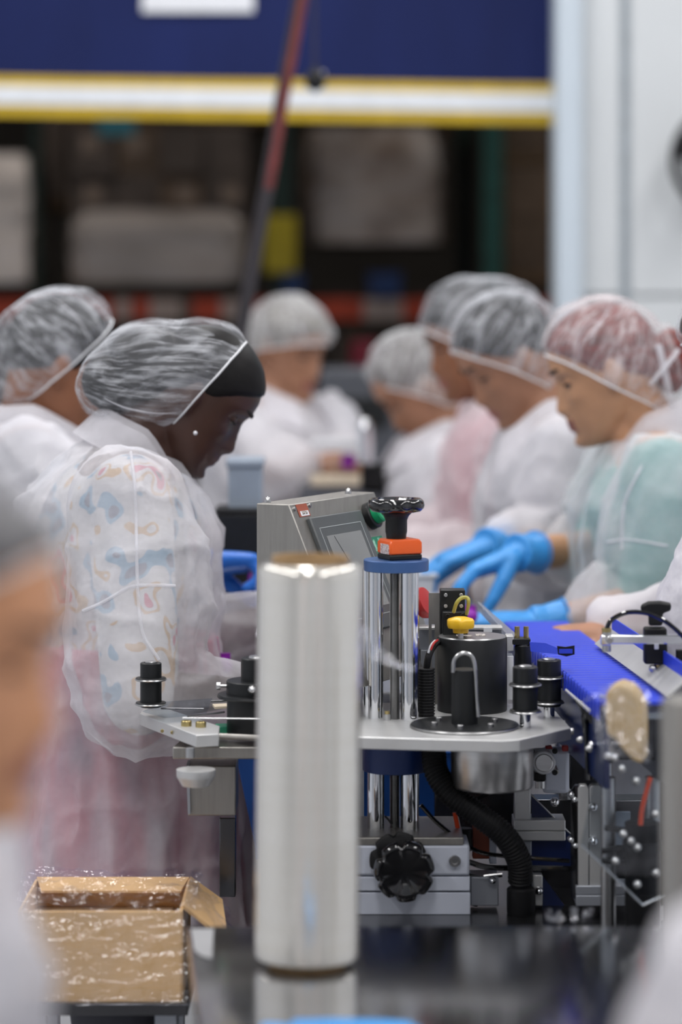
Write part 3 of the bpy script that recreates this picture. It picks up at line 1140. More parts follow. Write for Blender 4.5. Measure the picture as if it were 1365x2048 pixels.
    if skirt:
        rings = []
        for i in range(9):
            t = i / 8
            c0 = pel.lerp(V((pel.x, pel.y, hem)) + V(hem_shift), t) + spine * (0.13 * (1 - t))
            wd, dp = 0.194 + 0.036 * t, 0.152 + 0.043 * t
            rings.append([c0 + l * (wd * math.cos(a) * (1 + 0.02 * math.sin(a * 9))) + f * (dp * math.sin(a) * (1 + 0.02 * math.sin(a * 9))) for a in [-2 * PI * k / 60 for k in range(60)]])
        MB().loft(rings).build('skirt', skirt, T, smooth=70)
    for an in ankles:
        sb = MB()
        rr = []
        for (t, wd, hh) in ((-0.075, 0.022, 0.05), (-0.06, 0.036, 0.075), (-0.01, 0.040, 0.085), (0.05, 0.042, 0.07), (0.11, 0.044, 0.05), (0.155, 0.036, 0.04), (0.175, 0.014, 0.022)):
            cc = V((an.x, an.y, 0)) + f * t
            rr.append([cc + l * (wd * math.copysign(abs(math.cos(b)) ** 0.6, math.cos(b))) + V((0, 0, hh * (0.5 + 0.5 * math.copysign(abs(math.sin(b)) ** 0.6, math.sin(b)))))
                       for b in [2 * PI * k / 16 for k in range(16)]])
        sb.loft(rr).build('shoe', 'shoe_black', T, smooth=60)

    # ---- coat: loose shell with sleeves and creases
    cm = MB()
    cm.loft(torso_rings(COAT, pel, nb, l, belly, n=24))
    hc = V((pel.x, pel.y, hem)) + V(hem_shift)
    rings = []
    for i in range(9):
        t = i / 8
        c0 = pel.lerp(hc, t) + spine * (0.06 * (1 - t))
        wd, dp = 0.205 + 0.045 * t, 0.165 + 0.05 * t
        rings.append([c0 + l * (wd * math.cos(a)) + f * (dp * math.sin(a)) for a in [-2 * PI * k / 36 for k in range(36)]])
    cm.loft(rings)
    bones = [(hc, nb)]
    for a in A:
        e = a.get('cuff', 0.97)
        cuff = a['el'].lerp(a['wr'], e)
        cm.capsule(nb - spine * 0.075, a['sh'], 0.066, 0.072, 18, 5)
        up = a['sh'].lerp(a['el'], 0.55)
        cm.capsule(a['sh'], up, 0.073, a.get('rs', 0.086), 20, 5)
        cm.capsule(up, a['el'], a.get('rs', 0.088), a.get('re', 0.074), 20, 5)
        cm.capsule(a['el'], cuff, a.get('re', 0.074), a.get('rc', 0.045), 18, 5)
        bones += [(a['sh'], a['el']), (a['el'], cuff)]
    cme = remesh(cm, cvoxel, 5)
    co = get_co(cme)
    no_ = get_no(cme)
    wsum = np.zeros(len(co)) + 1e-9
    dsp = np.zeros(len(co))
    for bi, (p0, p1) in enumerate(bones):
        p0, p1 = np.array(p0), np.array(p1)
        ax = p1 - p0
        L = np.linalg.norm(ax)
        ax /= L
        rel = co - p0
        t = np.clip(rel @ ax, 0, L)
        dist = np.linalg.norm(rel - t[:, None] * ax, axis=1) - (0.10 if bi == 0 else 0.0)
        wgt = np.exp(-np.clip(dist, 0, 1) / 0.03)
        al = (co @ ax)[:, None] * ax
        skew = 0.25 * np.sin(bi * 2.1 + seed)
        q = (co - al) * 13 + al * 2.6 + skew * np.roll(co, 1, axis=1) * 6
        qq = (co - al) * 27 + al * 6.0 + 3.3
        d1 = 0.030 * (ridge(q, seed + bi) ** 2.2 - 0.33) + 0.013 * (ridge(qq, seed + 11 + bi) ** 2 - 0.33)
        if bi:                                                   # cross creases bunch at the elbow
            qe = (co - al) * 7 + al * 22
            near = np.exp(-((t - (L if bi % 2 else 0)) / 0.07) ** 2)
            d1 = d1 * (1 - 0.4 * near) + 0.020 * near * (ridge(qe, seed + 21) ** 2 - 0.33)
        dsp += wgt * d1
        wsum += wgt
    nearneck = np.clip(np.linalg.norm(co - np.array(nb), axis=1) / 0.16 - 0.4, 0.1, 1)
    co = co + no_ * (dsp / wsum * fold * nearneck)[:, None] + no_ * (((vnoise(co * 9, seed + 31) - 0.5) * 0.012 + 0.010 * fold * ridge(co * np.array([7.0, 7.0, 5.0]), seed + 33) ** 7 + 0.007 * fold * ridge(co * 13.0, seed + 35) ** 7) * np.clip(nearneck, 0.3, 1))[:, None]
    set_co(cme, co - np.array(org))
    cme.shade_smooth()
    cobj = link('coat', cme, coat, T, org)

    # ---- seams lie on the cloth
    if seams:
        from mathutils.bvhtree import BVHTree
        bvh = BVHTree.FromPolygons([V(p) for p in co], [tuple(p.vertices) for p in cme.polygons])
        for pts in seams:
            sp_ = []
            for p in spline(pts, 8):
                h = bvh.ray_cast(V((0, 0, H)), (p - V((0, 0, H))).normalized())
                if h[0] is not None:
                    sp_.append(h[0] + h[1] * 0.0005)
            if len(sp_) > 3:
                MB().tube(sp_, 0.0026, 6).build('seam', 'seam_white', cobj)

    # ---- collar: folded band open at the throat
    up = (hw((-0.02, 0, -0.09)) - nb).normalized()
    up = (up + spine * 0.8).normalized()
    fw = l.cross(up).normalized()
    cs = [(-0.004, -0.030), (-0.006, 0.014), (0.0, 0.022), (0.008, 0.019), (0.020, -0.006), (0.032, -0.036), (0.029, -0.037), (0.017, -0.010), (0.005, 0.012), (0.0, 0.012),
          (-0.001, -0.030)]
    rings = []
    nn = 30
    for i in range(nn + 1):
        ph = math.radians(26 + (360 - 52) * i / nn)
        fr = max(0.0, math.cos(ph))
        dirr = fw * math.cos(ph) + l * math.sin(ph)
        cc = nb + up * (0.020 - 0.080 * fr ** 1.3) + fw * (0.020 * fr)
        rad = 0.070 + 0.008 * fr
        tip = 1 + 0.5 * fr
        rings.append([cc + dirr * (rad + r * tip) + up * (h * tip) for (r, h) in cs])
    MB().loft(rings).build('collar', coat, cobj, smooth=60)

    # ---- gloves and small things worn
    for a in A:
        if a.get('glove'):
            gm = MB()
            add_hand(gm, a['wr'], a['hd'], a['pn'], a['th'], size * 1.05, 0.0022, a.get('curl', (0.35, 0.45, 0.3)), a.get('spread', 0.05), a.get('point', False), a.get('thumb'))
            back = (a['el'] - a['wr']).normalized()
            gm.lathe([(0.036, 0), (0.033, 0.02), (0.036, 0.05), (0.0375, 0.055)], a['wr'] - back * 0.02, back, 18)
            gme = remesh(gm, 0.0034, 3)
            set_co(gme, get_co(gme) - np.array(org))
            gme.shade_smooth()
            g = link('glove', gme, a['glove'], T, org)
            MB().tube([a['wr'] + back * 0.037 + (frame_of(back)[0] * math.cos(t) + frame_of(back)[1] * math.sin(t)) * 0.0375 for t in [2 * PI * k / 20 for k in range(20)]],
                      0.002, 6, closed=True).build('cuff_bead', a['glove'], g)
    if earring:
        MB().ellipsoid(earring, [V((0.0035, 0, 0)), V((0, 0.0035, 0)), V((0, 0, 0.0035))], 12, 8).build('earring', 'pearl', T)
    return T

# ------------------------------------------------------------------ the room
struct(MB().box((0, 6.5, -0.05), (9.2, 19.4, 0.1)).build('floor', 'floor_grey'), 'grey sealed concrete floor of the packing room')
struct(MB().box((0, 2.55, 4.05), (9.2, 11.1, 0.1)).build('ceiling', 'ceiling_white'), 'pale ceiling of the packing room')
struct(MB().box((-4.55, 2.55, 2.0), (0.1, 11.1, 4.0)).build('wall_left', 'room_wall'))
struct(MB().box((4.05, 2.55, 2.0), (0.1, 11.1, 4.0)).build('wall_right', 'room_wall'))
struct(MB().box((-0.25, -3.05, 2.0), (8.7, 0.1, 4.0)).build('wall_front', 'room_wall'))
WX = at(1165, 0, 7.9).x
wb = struct(MB().box(((WX + 4.0) / 2, 8.0, 2.0), (4.0 - WX, 0.12, 4.0)).build('wall_back', 'groove_grey'), 'white panelled partition wall at the right')
for (a, b) in ((1165, 1241), (1261, 1660)):
    x0, x1 = at(a, 0, 7.92).x, at(b, 0, 7.92).x
    zc = at(0, 592, 7.92).z
    for (z0, z1) in ((0.0, zc - 0.004), (zc + 0.004, 3.98)):
        MB().box(((x0 + x1) / 2, 7.925, (z0 + z1) / 2), (x1 - x0, 0.03, z1 - z0)).build('wall_panel', 'white_wall', wb, bevel=0.003)
jx0, jx1 = at(1112, 0, 7.9).x, at(1164, 0, 7.9).x
struct(MB().box(((jx0 + jx1) / 2, 7.96, 2.0), (jx1 - jx0, 0.2, 4.0)).build('trim_1', 'jamb_white', bevel=0.006), 'pale blue-white door jamb beside the blue curtain')
struct(MB().box((-3.5, 8.06, 2.0), (2.0, 0.12, 4.0)).build('wall_back', 'room_wall'))
struct(MB().box((-0.95, 8.12, 3.6), (3.1, 0.1, 0.8)).build('trim_2', 'room_wall'))
# warehouse beyond the door
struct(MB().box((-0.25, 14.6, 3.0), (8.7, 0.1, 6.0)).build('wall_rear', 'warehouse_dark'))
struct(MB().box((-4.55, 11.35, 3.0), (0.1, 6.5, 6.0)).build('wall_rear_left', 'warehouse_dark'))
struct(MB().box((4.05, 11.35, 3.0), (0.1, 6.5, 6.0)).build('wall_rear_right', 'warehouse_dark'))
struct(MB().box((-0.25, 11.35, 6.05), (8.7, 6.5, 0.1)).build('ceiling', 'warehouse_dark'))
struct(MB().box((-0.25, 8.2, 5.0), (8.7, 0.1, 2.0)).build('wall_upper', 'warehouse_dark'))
for i, (lx, ly) in enumerate(LAMP_SPOTS):
    t = thing('ceiling_lamp', 'long white ceiling lamp housing above the packing room', 'lamp', (lx, ly, 3.88), 'ceiling lamps of the packing room')
    bx('housing', (lx, ly, 3.94), (0.4, 1.4, 0.1), 'lamp_housing', t, 0.005)
for (lx, ly) in ((-2.5, 9.4), (2.0, 9.4)):
    t = thing('warehouse_lamp', 'square lamp housing above the storage racks', 'lamp', (lx, ly, 5.32), 'warehouse lamps')
    bx('housing', (lx, ly, 5.40), (0.46, 0.46, 0.14), 'lamp_housing', t, 0.005)

# ---- blue roll-up door curtain
YD = 8.05
dr = thing('door_1', 'blue fabric roll-up door curtain with yellow and white bottom stripes', None, (-0.9, YD, 2.16), kind='structure')
XL, XR = -2.5, jx0 + 0.01


def band(name, pya, pyb, m, y, th=0.02):
    rows = []
    for pz in (pya, pyb):
        rows.append([V((XL + (XR - XL) * k / 40, y + 0.006 * math.sin(k * 0.9) * math.sin(k * 0.37), at(0, pz + 16 * (XL + (XR - XL) * k / 40 - at(0, 0, YD).x) / 1.58, YD).z))
                     for k in range(41)])
    mb = MB()
    a, b = rows
    back = [p + V((0, th, 0)) for p in a], [p + V((0, th, 0)) for p in b]
    n = 41
    vs = a + b + back[0] + back[1]
    fs = []
    for k in range(n - 1):
        fs += [(k + n, k + n + 1, k + 1, k), (k + 2 * n, k + 1 + 2 * n, k + 1 + 3 * n, k + 3 * n), (k, k + 1, k + 1 + 2 * n, k + 2 * n), (k + 3 * n, k + 1 + 3 * n, k + 1 + n, k + n)]
    mb.add(vs, fs)
    return mb.build(name, m, dr, smooth=60)


band('curtain', -470, 152, 'curtain_blue', YD)
band('stripe', 152, 171, 'stripe_yellow', YD - 0.004)
band('bottom_rail', 171, 209, 'stripe_white', YD - 0.012, 0.03)
band('stripe', 209, 232, 'stripe_yellow', YD - 0.004)
a, b = at(285, 25, YD), at(508, 27, YD)
bx('paper_sign', ((a.x + b.x) / 2, YD - 0.012, a.z + 0.09), (b.x - a.x, 0.004, 0.18), 'label_white', dr, 0)

# ---- black wall fan at the frame's edge
c = at(1432, 320, 7.80)
t = thing('wall_fan', 'round black wall fan at the right edge of the white wall', 'fan', (c.x, c.y, c.z - 0.12))
MB().tube([c + V((0.115 * math.cos(a), 0, 0.135 * math.sin(a))) for a in [2 * PI * k / 40 for k in range(40)]], 0.012, 8, True).build('cage_ring', 'black_rubber', t)
for r in (0.035, 0.06, 0.085):
    MB().tube([c + V((r * math.cos(a), -0.01, r * 1.17 * math.sin(a))) for a in [2 * PI * k / 32 for k in range(32)]], 0.003, 6, True).build('cage_wire', 'black_rubber', t)
cy('motor_hub', c + V((0, -0.02, 0)), c + V((0, 0.10, 0)), 0.028, 'black_rubber', t)
for k in range(4):
    a = k * PI / 2 + 0.4
    R_ = Matrix.Rotation(a, 3, 'Y') @ Matrix.Rotation(0.4, 3, 'X')
    MB().box(c + Matrix.Rotation(a, 3, 'Y') @ V((0, 0.02, 0.065)), (0.07, 0.006, 0.085), R_).build('blade', 'black_rubber', t, bevel=0.002)

# ---- hanging hose, cable and pendant socket
YH = 6.55
hp = [(905, -1560), (690, -470), (630, -120), (606, 0), (588, 100), (569, 200), (553, 300), (531, 420), (506, 560), (490, 650), (478, 730), (470, 800)]
pts = spline([at(x, y, YH) for (x, y) in hp], 6)
cut_i = int(len(pts) * 0.60)
hs_t = thing('air_hose', 'dark red hose hanging diagonally from the ceiling', 'hose', tuple(pts[-1]))
MB().tube(pts[:cut_i + 1], 0.0115, 10).build('red_hose', 'hose_red', hs_t)
MB().tube(pts[cut_i:], 0.0115, 10).build('dark_sleeve', 'hose_dark', hs_t)
tag(MB().tube([p + V((-0.017, 0.012, 0)) for p in pts], 0.007, 8).build('power_cable', 'hose_dark'), 'thin dark cable running along the hanging red hose', 'cable')
YP = 6.7
t = thing('pendant_socket', 'black pendant socket hanging on a thin cord before the blue curtain', 'socket', tuple(at(631, 184, YP)))
MB().tube(spline([at(622, -1500, YP), at(626, -300, YP), at(629, 0, YP), at(630, 145, YP)], 6), 0.004, 6).build('cord', 'hose_dark', t)
MB().lathe([(0.006, 0), (0.010, 0.004), (0.022, 0.010), (0.025, 0.022), (0.024, 0.036), (0.018, 0.046), (0.008, 0.055), (0.005, 0.062)], at(631, 184, YP), (0, 0, 1), 18).build(
    'plug_body', 'black_rubber', t)
bx('plug_cap', at(644, 148, YP), (0.014, 0.014, 0.012), 'steel', t)

# ------------------------------------------------------------------ storage racks in the warehouse
YR = 10.5


def rbox(x0, y0, x1, y1, Y, depth):
    a, b = at(x0, y0, Y), at(x1, y1, Y)
    return ((a.x + b.x) / 2, Y + depth / 2, (a.z + b.z) / 2), (abs(b.x - a.x), depth, abs(a.z - b.z))


rk = thing('storage_rack', 'tall green pallet rack with striped orange beam in the dark warehouse', 'rack', (0, YR, 0))
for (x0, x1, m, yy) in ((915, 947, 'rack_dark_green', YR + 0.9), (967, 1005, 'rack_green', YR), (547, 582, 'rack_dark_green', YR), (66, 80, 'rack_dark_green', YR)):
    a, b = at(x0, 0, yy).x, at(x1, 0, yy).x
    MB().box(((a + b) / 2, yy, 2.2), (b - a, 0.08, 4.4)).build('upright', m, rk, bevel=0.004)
segs = [(-400, 228, 'beam_orange'), (228, 262, 'beam_pale'), (262, 300, 'beam_orange'), (300, 362, 'beam_pale'), (362, 384, 'carton_dark'), (384, 442, 'beam_orange'), (442, 505, 'beam_pale'),
        (505, 640, 'beam_orange'), (640, 727, 'beam_orange'), (727, 806, 'beam_pale'), (806, 850, 'beam_orange'), (850, 1010, 'beam_orange'), (1010, 1100, 'beam_orange'), (1100, 1500, 'beam_orange')]
for (x0, x1, m) in segs:
    cc, ss = rbox(x0, 598, x1, 640, YR - 0.06, 0.05)
    MB().box(cc, ss).build('beam_segment', m, rk, bevel=0.003)
MB().box((0, YR + 0.5, at(0, 590, YR).z), (6.5, 1.0, 0.03)).build('shelf_deck', 'warehouse_dark', rk)
a = at(529, 430, YR - 0.1)
b = at(593, 546, YR - 0.1)
MB().prism([a + V((0, 0, 0)), V((b.x, a.y, a.z)), V((b.x, a.y, b.z)), V((a.x, a.y, b.z))], (0, 0.05, 0)).build('post_protector', 'guard_yellow', rk, bevel=0.006)
cc, ss = rbox(195, 226, 270, 270, YR - 0.09, 0.01)
MB().box(cc, ss).build('rack_sign', 'teal_sign', rk)


def load(label, x0, y0, x1, y1, nx, nz, Y, mats, wrap=None, depth=0.7, wrap_y=None, lab=False):
    cc, ss = rbox(x0, y0, x1, y1, Y, depth)
    zb = cc[2] - ss[2] / 2
    t = thing('pallet_load', label, 'pallet load', (cc[0], cc[1], zb), 'pallet loads on the storage rack')
    bx('pallet', (cc[0], cc[1], zb + 0.02), (ss[0], depth, 0.04), 'wood_pallet', t)
    bw, bh = ss[0] / nx, (ss[2] - 0.04) / nz
    rg = random.Random(int(x0 * 7 + y0))
    for i in range(nx):
        for k in range(nz):
            cx_, cz_ = cc[0] - ss[0] / 2 + bw * (i + 0.5), zb + 0.04 + bh * (k + 0.5)
            co_ = MB().box((cx_, cc[1] + rg.uniform(-0.015, 0.015), cz_), (bw * 0.985, depth * 0.96, bh * 0.985)).build('carton', rg.choice(mats), t, bevel=0.004)
            if lab and rg.random() < 0.5:
                MB().box((cx_ + rg.uniform(-0.2, 0.2) * bw, cc[1] - depth / 2 - 0.004, cz_ + bh * 0.1), (bw * 0.4, 0.004, bh * 0.35)).build('carton_label', 'carton_label', co_)
    if wrap:
        ya, yb = wrap_y or (y0, y1)
        z1, z0 = at(0, ya, Y).z + 0.02, at(0, yb, Y).z
        rings = []
        for i in range(15):
            s_ = i / 14
            z = z0 + (z1 - z0) * s_
            k = 1.03 - 0.10 * max(0, s_ - 0.72) ** 1.5 / 0.15
            ring = []
            for j in range(48):
                a_ = 2 * PI * j / 48
                ca, sa = math.cos(a_), math.sin(a_)
                e = 0.22
                wob = 1 + 0.012 * math.sin(j * 1.7 + i * 0.8) + 0.01 * math.sin(j * 0.6 - i * 1.9)
                ring.append(V((cc[0] + ss[0] / 2 * k * wob * math.copysign(abs(ca) ** e, ca), cc[1] + depth / 2 * 1.04 * k * wob * math.copysign(abs(sa) ** e, sa), z)))
            rings.append(ring)
        MB().loft(rings).build('stretch_wrap', wrap, t, smooth=50)
    return t


load('pale plastic-wrapped pallet load at the far left of the rack', -110, 318, 62, 566, 2, 2, YR - 0.05, ['carton_brown'], 'wrap_pale')
load('grey plastic-wrapped pallet load with a stack of dark cartons above it', 140, 250, 498, 566, 4, 3, YR, ['carton_brown', 'carton_dark'], 'wrap_grey', wrap_y=(430, 566), lab=True)
load('pale film-draped pallet load between the two green uprights', 612, 262, 890, 486, 3, 1, YR + 0.1, ['carton_brown'], 'wrap_drape')
load('low stack of brown cartons on top of the film-draped load', 660, 170, 905, 258, 3, 1, YR + 0.25, ['carton_brown', 'carton_dark'], None, lab=True)
load('tan carton stack standing beside the white wall', 1012, 330, 1190, 568, 2, 2, YR, ['carton_tan', 'carton_brown'], None)
load('dark brown carton stack above the tan cartons by the wall', 1010, 130, 1190, 328, 2, 2, YR + 0.05, ['carton_dark', 'carton_brown'], None)
load('narrow dark carton stack between the far-left wrapped load and the grey wrapped load', 85, 20, 135, 420, 1, 3, YR + 0.35, ['carton_dark'], None)
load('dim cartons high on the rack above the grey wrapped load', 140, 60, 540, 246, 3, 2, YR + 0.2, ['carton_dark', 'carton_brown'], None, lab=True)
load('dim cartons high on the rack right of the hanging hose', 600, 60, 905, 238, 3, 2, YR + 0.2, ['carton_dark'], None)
for (x0, x1, lb) in ((566, 606, 'small dark blue tote on the rack behind the hose'), (738, 804, 'wide dark blue tote on the rack above the pale beam segment')):
    cc, ss = rbox(x0, 546, x1, 594, YR - 0.1, 0.25)
    t = thing('storage_tote', lb, 'tote', (cc[0], cc[1], cc[2] - ss[2] / 2), 'blue totes on the rack')
    lo = [V((cc[0] + sx * ss[0] * 0.44, cc[1] + sy * 0.11, cc[2] - ss[2] / 2)) for sx, sy in ((-1, -1), (1, -1), (1, 1), (-1, 1))]
    hi = [V((cc[0] + sx * ss[0] * 0.5, cc[1] + sy * 0.125, cc[2] + ss[2] * 0.4)) for sx, sy in ((-1, -1), (1, -1), (1, 1), (-1, 1))]
    MB().loft([lo, hi]).build('tub', 'tote_blue', t, bevel=0.004)
    MB().box((cc[0], cc[1], cc[2] + ss[2] * 0.45), (ss[0] * 1.04, 0.26, ss[2] * 0.1)).build('rim', 'tote_blue', t)
# darker stock on the ground level of the rack, behind the workers
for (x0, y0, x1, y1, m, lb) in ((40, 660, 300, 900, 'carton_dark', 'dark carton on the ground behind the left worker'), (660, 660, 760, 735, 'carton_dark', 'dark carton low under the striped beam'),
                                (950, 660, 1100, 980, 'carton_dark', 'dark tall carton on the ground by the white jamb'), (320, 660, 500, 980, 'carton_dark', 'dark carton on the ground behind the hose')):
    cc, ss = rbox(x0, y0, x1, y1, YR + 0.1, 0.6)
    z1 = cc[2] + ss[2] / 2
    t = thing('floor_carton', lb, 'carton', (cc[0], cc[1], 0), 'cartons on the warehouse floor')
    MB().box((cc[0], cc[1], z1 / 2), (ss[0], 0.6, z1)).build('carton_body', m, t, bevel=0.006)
    MB().box((cc[0], cc[1] - 0.302, z1 / 2), (0.05, 0.003, z1)).build('tape', 'carton_brown', t)
c = at(735, 712, 9.6)
t = thing('crimson_drum', 'small crimson container on the ground under the striped beam', 'container', (c.x, c.y, 0))
MB().lathe([(0.05, 0), (0.055, 0.02), (0.055, c.z + 0.03), (0.05, c.z + 0.05), (0.02, c.z + 0.055)], (c.x, c.y, 0), (0, 0, 1), 24).build('drum_body', 'crimson', t)
MB().tube([(c.x + 0.056 * math.cos(a), c.y + 0.056 * math.sin(a), c.z * 0.7) for a in [2 * PI * k / 24 for k in range(24)]], 0.004, 6, True).build('hoop', 'black_rubber', t)

# slate-grey equipment behind the far worker
cc, ss = rbox(640, 738, 800, 1000, 7.5, 0.35)
t = thing('grey_equipment', 'slate grey machine housing behind the far worker', 'machine', (cc[0], cc[1], 0))
MB().box((cc[0], cc[1], (cc[2] + ss[2] / 2) / 2), (ss[0], 0.35, cc[2] + ss[2] / 2)).build('housing', 'slate_machine', t, bevel=0.01)
MB().box((cc[0], cc[1] - 0.18, cc[2] + 0.06), (ss[0] * 0.7, 0.01, 0.08)).build('front_panel', 'black_anod', t, bevel=0.003)

# ------------------------------------------------------------------ packing bench between the two rows of workers
ZB = 1.03
pb = thing('packing_bench', 'long stainless packing bench between the two rows of workers', 'bench', (0.03, 5.07, 0))
MB().prism([V((x, y, ZB - 0.04)) for x, y in ((-0.14, 4.43), (0.20, 4.43), (0.20, 5.72), (-0.22, 5.72), (-0.22, 4.78), (-0.14, 4.78))], (0, 0, 0.04)).build('bench_top', 'table_steel', pb, bevel=0.003)
for sx in (-1, 1):
    for yy in (4.5, 5.65):
        bx('leg', (0.03 + sx * 0.14, yy, (ZB - 0.04) / 2), (0.04, 0.04, ZB - 0.04), 'steel', pb, 0.003)


def tray(label, c, size, m, wall=0.004, fill=None, lean=0.9):
    t = thing('plastic_tray', label, 'tray', c)
    c = V(c)
    sx, sy, sz = size
    prof_o = [(lean, 0), (1, 1)]
    outer, inner = [], []
    def ring(k, z, ins):
        return [c + V((x * (sx / 2 * k - ins), y * (sy / 2 * k - ins), z)) for x, y in ((-1, -1), (1, -1), (1, 1), (-1, 1))]
    MB().loft([ring(lean, 0, 0), ring(1, sz, 0), ring(1, sz, wall), ring(lean, wall, wall)]).build('tub', m, t, bevel=0.002)
    rim = MB()
    for (dx, dy, lx, ly) in ((0, -1, sx + 0.012, 0.01), (0, 1, sx + 0.012, 0.01), (-1, 0, 0.01, sy), (1, 0, 0.01, sy)):
        rim.box(c + V((dx * sx / 2, dy * sy / 2, sz)), (lx, ly, 0.006))
    rim.build('rim', m, t, bevel=0.001)
    return t


tray('clear plastic tray on the bench under the blue-gloved hands', (0.10, 4.80, ZB), (0.18, 0.28, 0.10), 'tray_clear')
tray('white plastic tray behind the clear tray on the bench', (0.07, 5.22, ZB), (0.20, 0.28, 0.12), 'white_plastic')
tray('white shallow tray on the left end of the bench', (-0.065, 4.62, ZB), (0.13, 0.3, 0.085), 'white_plastic')
c = at(492, 1035, 5.1)
t = thing('grey_tub', 'tall blue-grey plastic tub behind the steel control box', 'tub', (c.x, 5.1, ZB))
hh = at(0, 930, 5.1).z - ZB
MB().loft([[V((c.x + sx * 0.026, 5.1 + sy * 0.05, ZB)) for sx, sy in ((-1, -1), (1, -1), (1, 1), (-1, 1))], [V((c.x + sx * 0.031, 5.1 + sy * 0.06, ZB + hh)) for sx, sy in ((-1, -1), (1, -1), (1, 1), (-1, 1))]]).build(
    'tub_body', 'grey_tub', t, bevel=0.004)
bx('tub_lid', (c.x, 5.1, ZB + hh + 0.006), (0.068, 0.128, 0.014), 'grey_tub', t, 0.003)
c = at(450, 1060, 5.3)
c.x = -0.2
t = thing('red_box', 'small red box beside the blue-grey tub', 'box', (c.x, 5.3, ZB))
bx('box_body', (c.x, 5.3, (ZB + c.z) / 2), (0.03, 0.05, c.z - ZB), 'red_button', t, 0.003)
bx('box_lid', (c.x, 5.3, c.z + 0.005), (0.034, 0.054, 0.012), 'red_button', t, 0.002)
c = at(490, 1045, 5.05)
t = thing('black_machine', 'low black box on the bench behind the pointing glove', 'box', (c.x - 0.02, 5.05, ZB))
bx('box_body', (c.x, 5.05, (ZB + c.z + 0.02) / 2), (0.10, 0.12, c.z + 0.02 - ZB), 'black_anod', t, 0.004)
bx('box_cover', (c.x, 5.05, c.z + 0.024), (0.104, 0.124, 0.008), 'black_rubber', t, 0.002)


def pouch(label, c, ax, m):
    c = V(c)
    t = thing('purple_packet', label, 'packet', tuple(c - V((0, 0, ax[2]))))
    MB().ellipsoid(c, [V((ax[0], 0, 0)), V((0, ax[1], 0)), V((0, 0, ax[2]))], 18, 10).build('packet_body', m, t)
    MB().box(c + V((0, 0, ax[2])), (ax[0] * 1.5, 0.003, 0.012)).build('packet_seal', m, t)
    return t


pouch('purple packet beside the control box below the pointing glove', at(512, 1156, 4.72), (0.014, 0.012, 0.015), 'purple')
pouch('purple packet at the cuff of the near woman', at(446, 1334, 4.42), (0.016, 0.02, 0.016), 'purple')
pouch('violet packet in the far worker\'s hand', at(697, 925, 6.5), (0.018, 0.012, 0.016), 'purple')
pouch('pink-purple packet behind the yellow knob', at(940, 1232, 4.7), (0.014, 0.012, 0.012), 'purple')
# far bench end: fixtures with bright edges
t = thing('sealing_press', 'dark sealing press with white and cream bars at the far bench end', 'machine', (0.0, 6.49, 0))
for (x0, y0, x1, y1, nm, m) in ((622, 880, 712, 897, 'upper_bar', 'white_plastic'), (622, 951, 722, 972, 'lower_bar', 'cream_plastic'), (722, 930, 772, 990, 'press_body', 'black_rubber'),
                                (600, 975, 770, 1050, 'press_base', 'slate_machine')):
    cc, ss = rbox(x0, y0, x1, y1, 6.45, 0.08)
    MB().box(cc, ss).build(nm, m, t, bevel=0.004)
bx('press_stand', (0.005, 6.49, at(0, 1050, 6.45).z / 2), (0.16, 0.08, at(0, 1050, 6.45).z), 'slate_machine', t, 0.004)
c = at(731, 925, 6.4)
MB().lathe([(0.019, 0), (0.019, 0.07), (0.017, 0.085), (0.010, 0.10), (0.002, 0.103)], c, (0, 0, 1), 24).build('chrome_cylinder', 'chrome', t)

# ------------------------------------------------------------------ foreground work table
ZT = 0.88
wt = thing('work_table', 'brushed stainless work table in the foreground', 'table', (0.15, 3.1, 0))
poly = [atz(375, 1852, ZT), V((0.75, 3.444, ZT)), V((0.75, 2.72, ZT)), V((-0.132, 2.72, ZT))]
MB().prism([p - V((0, 0, 0.03)) for p in poly], (0, 0, 0.03)).build('table_top', 'table_steel', wt, bevel=0.003)
for (x, y) in ((-0.10, 2.80), (-0.13, 3.37), (0.68, 2.80), (0.68, 3.37)):
    bx('leg', (x, y, (ZT - 0.03) / 2), (0.04, 0.04, ZT - 0.03), 'steel', wt, 0.003)
bx('apron', (0.29, 3.40, ZT - 0.075), (0.80, 0.02, 0.09), 'steel', wt)
p = atz(408, 1886, ZT)
MB().prism([atz(382, 1858, ZT + 0.0006), atz(428, 1858, ZT + 0.0006), atz(424, 1918, ZT + 0.0006), atz(402, 1912, ZT + 0.0006), atz(388, 1900, ZT + 0.0006)], (0, 0, 0.0005)).build('corner_patch', 'patch_grey', wt)  # thin grey patch at the table's back-left corner

# ---- stretch film roll standing on the table
YW = 3.25
rb = at(613.5, 1938, YW)
ZR = ZT
ft = thing('stretch_film_roll', 'tall upright roll of clear stretch film on a cardboard core', 'film roll', (rb.x, YW, ZR))
lean = V((math.sin(0.0095), 0, math.cos(0.0095)))
HT = at(0, 1119, YW).z - ZR
RR = 104.0 * mpp(YW)
base = V((rb.x, YW, ZR))
prof = [(RR - 0.006, 0.006), (RR - 0.001, 0.009)]
for i in range(1, 60):
    prof.append((RR + 0.00012 * math.sin(i * 2.4), 0.009 + (HT - 0.018) * i / 60))
prof += [(RR - 0.001, HT - 0.009), (RR - 0.007, HT - 0.004), (0.042, HT - 0.004)]
MB().lathe(prof, base, lean, 72).build('film_winding', 'stretch_film', ft, smooth=50)
core = MB()
core.lathe([(0.0445, 0), (0.0445, HT + 0.004), (0.040, HT + 0.004), (0.040, HT - 0.04), (0.001, HT - 0.04)], base, lean, 48)
core.build('cardboard_core', 'core_brown', ft)
mb = MB()
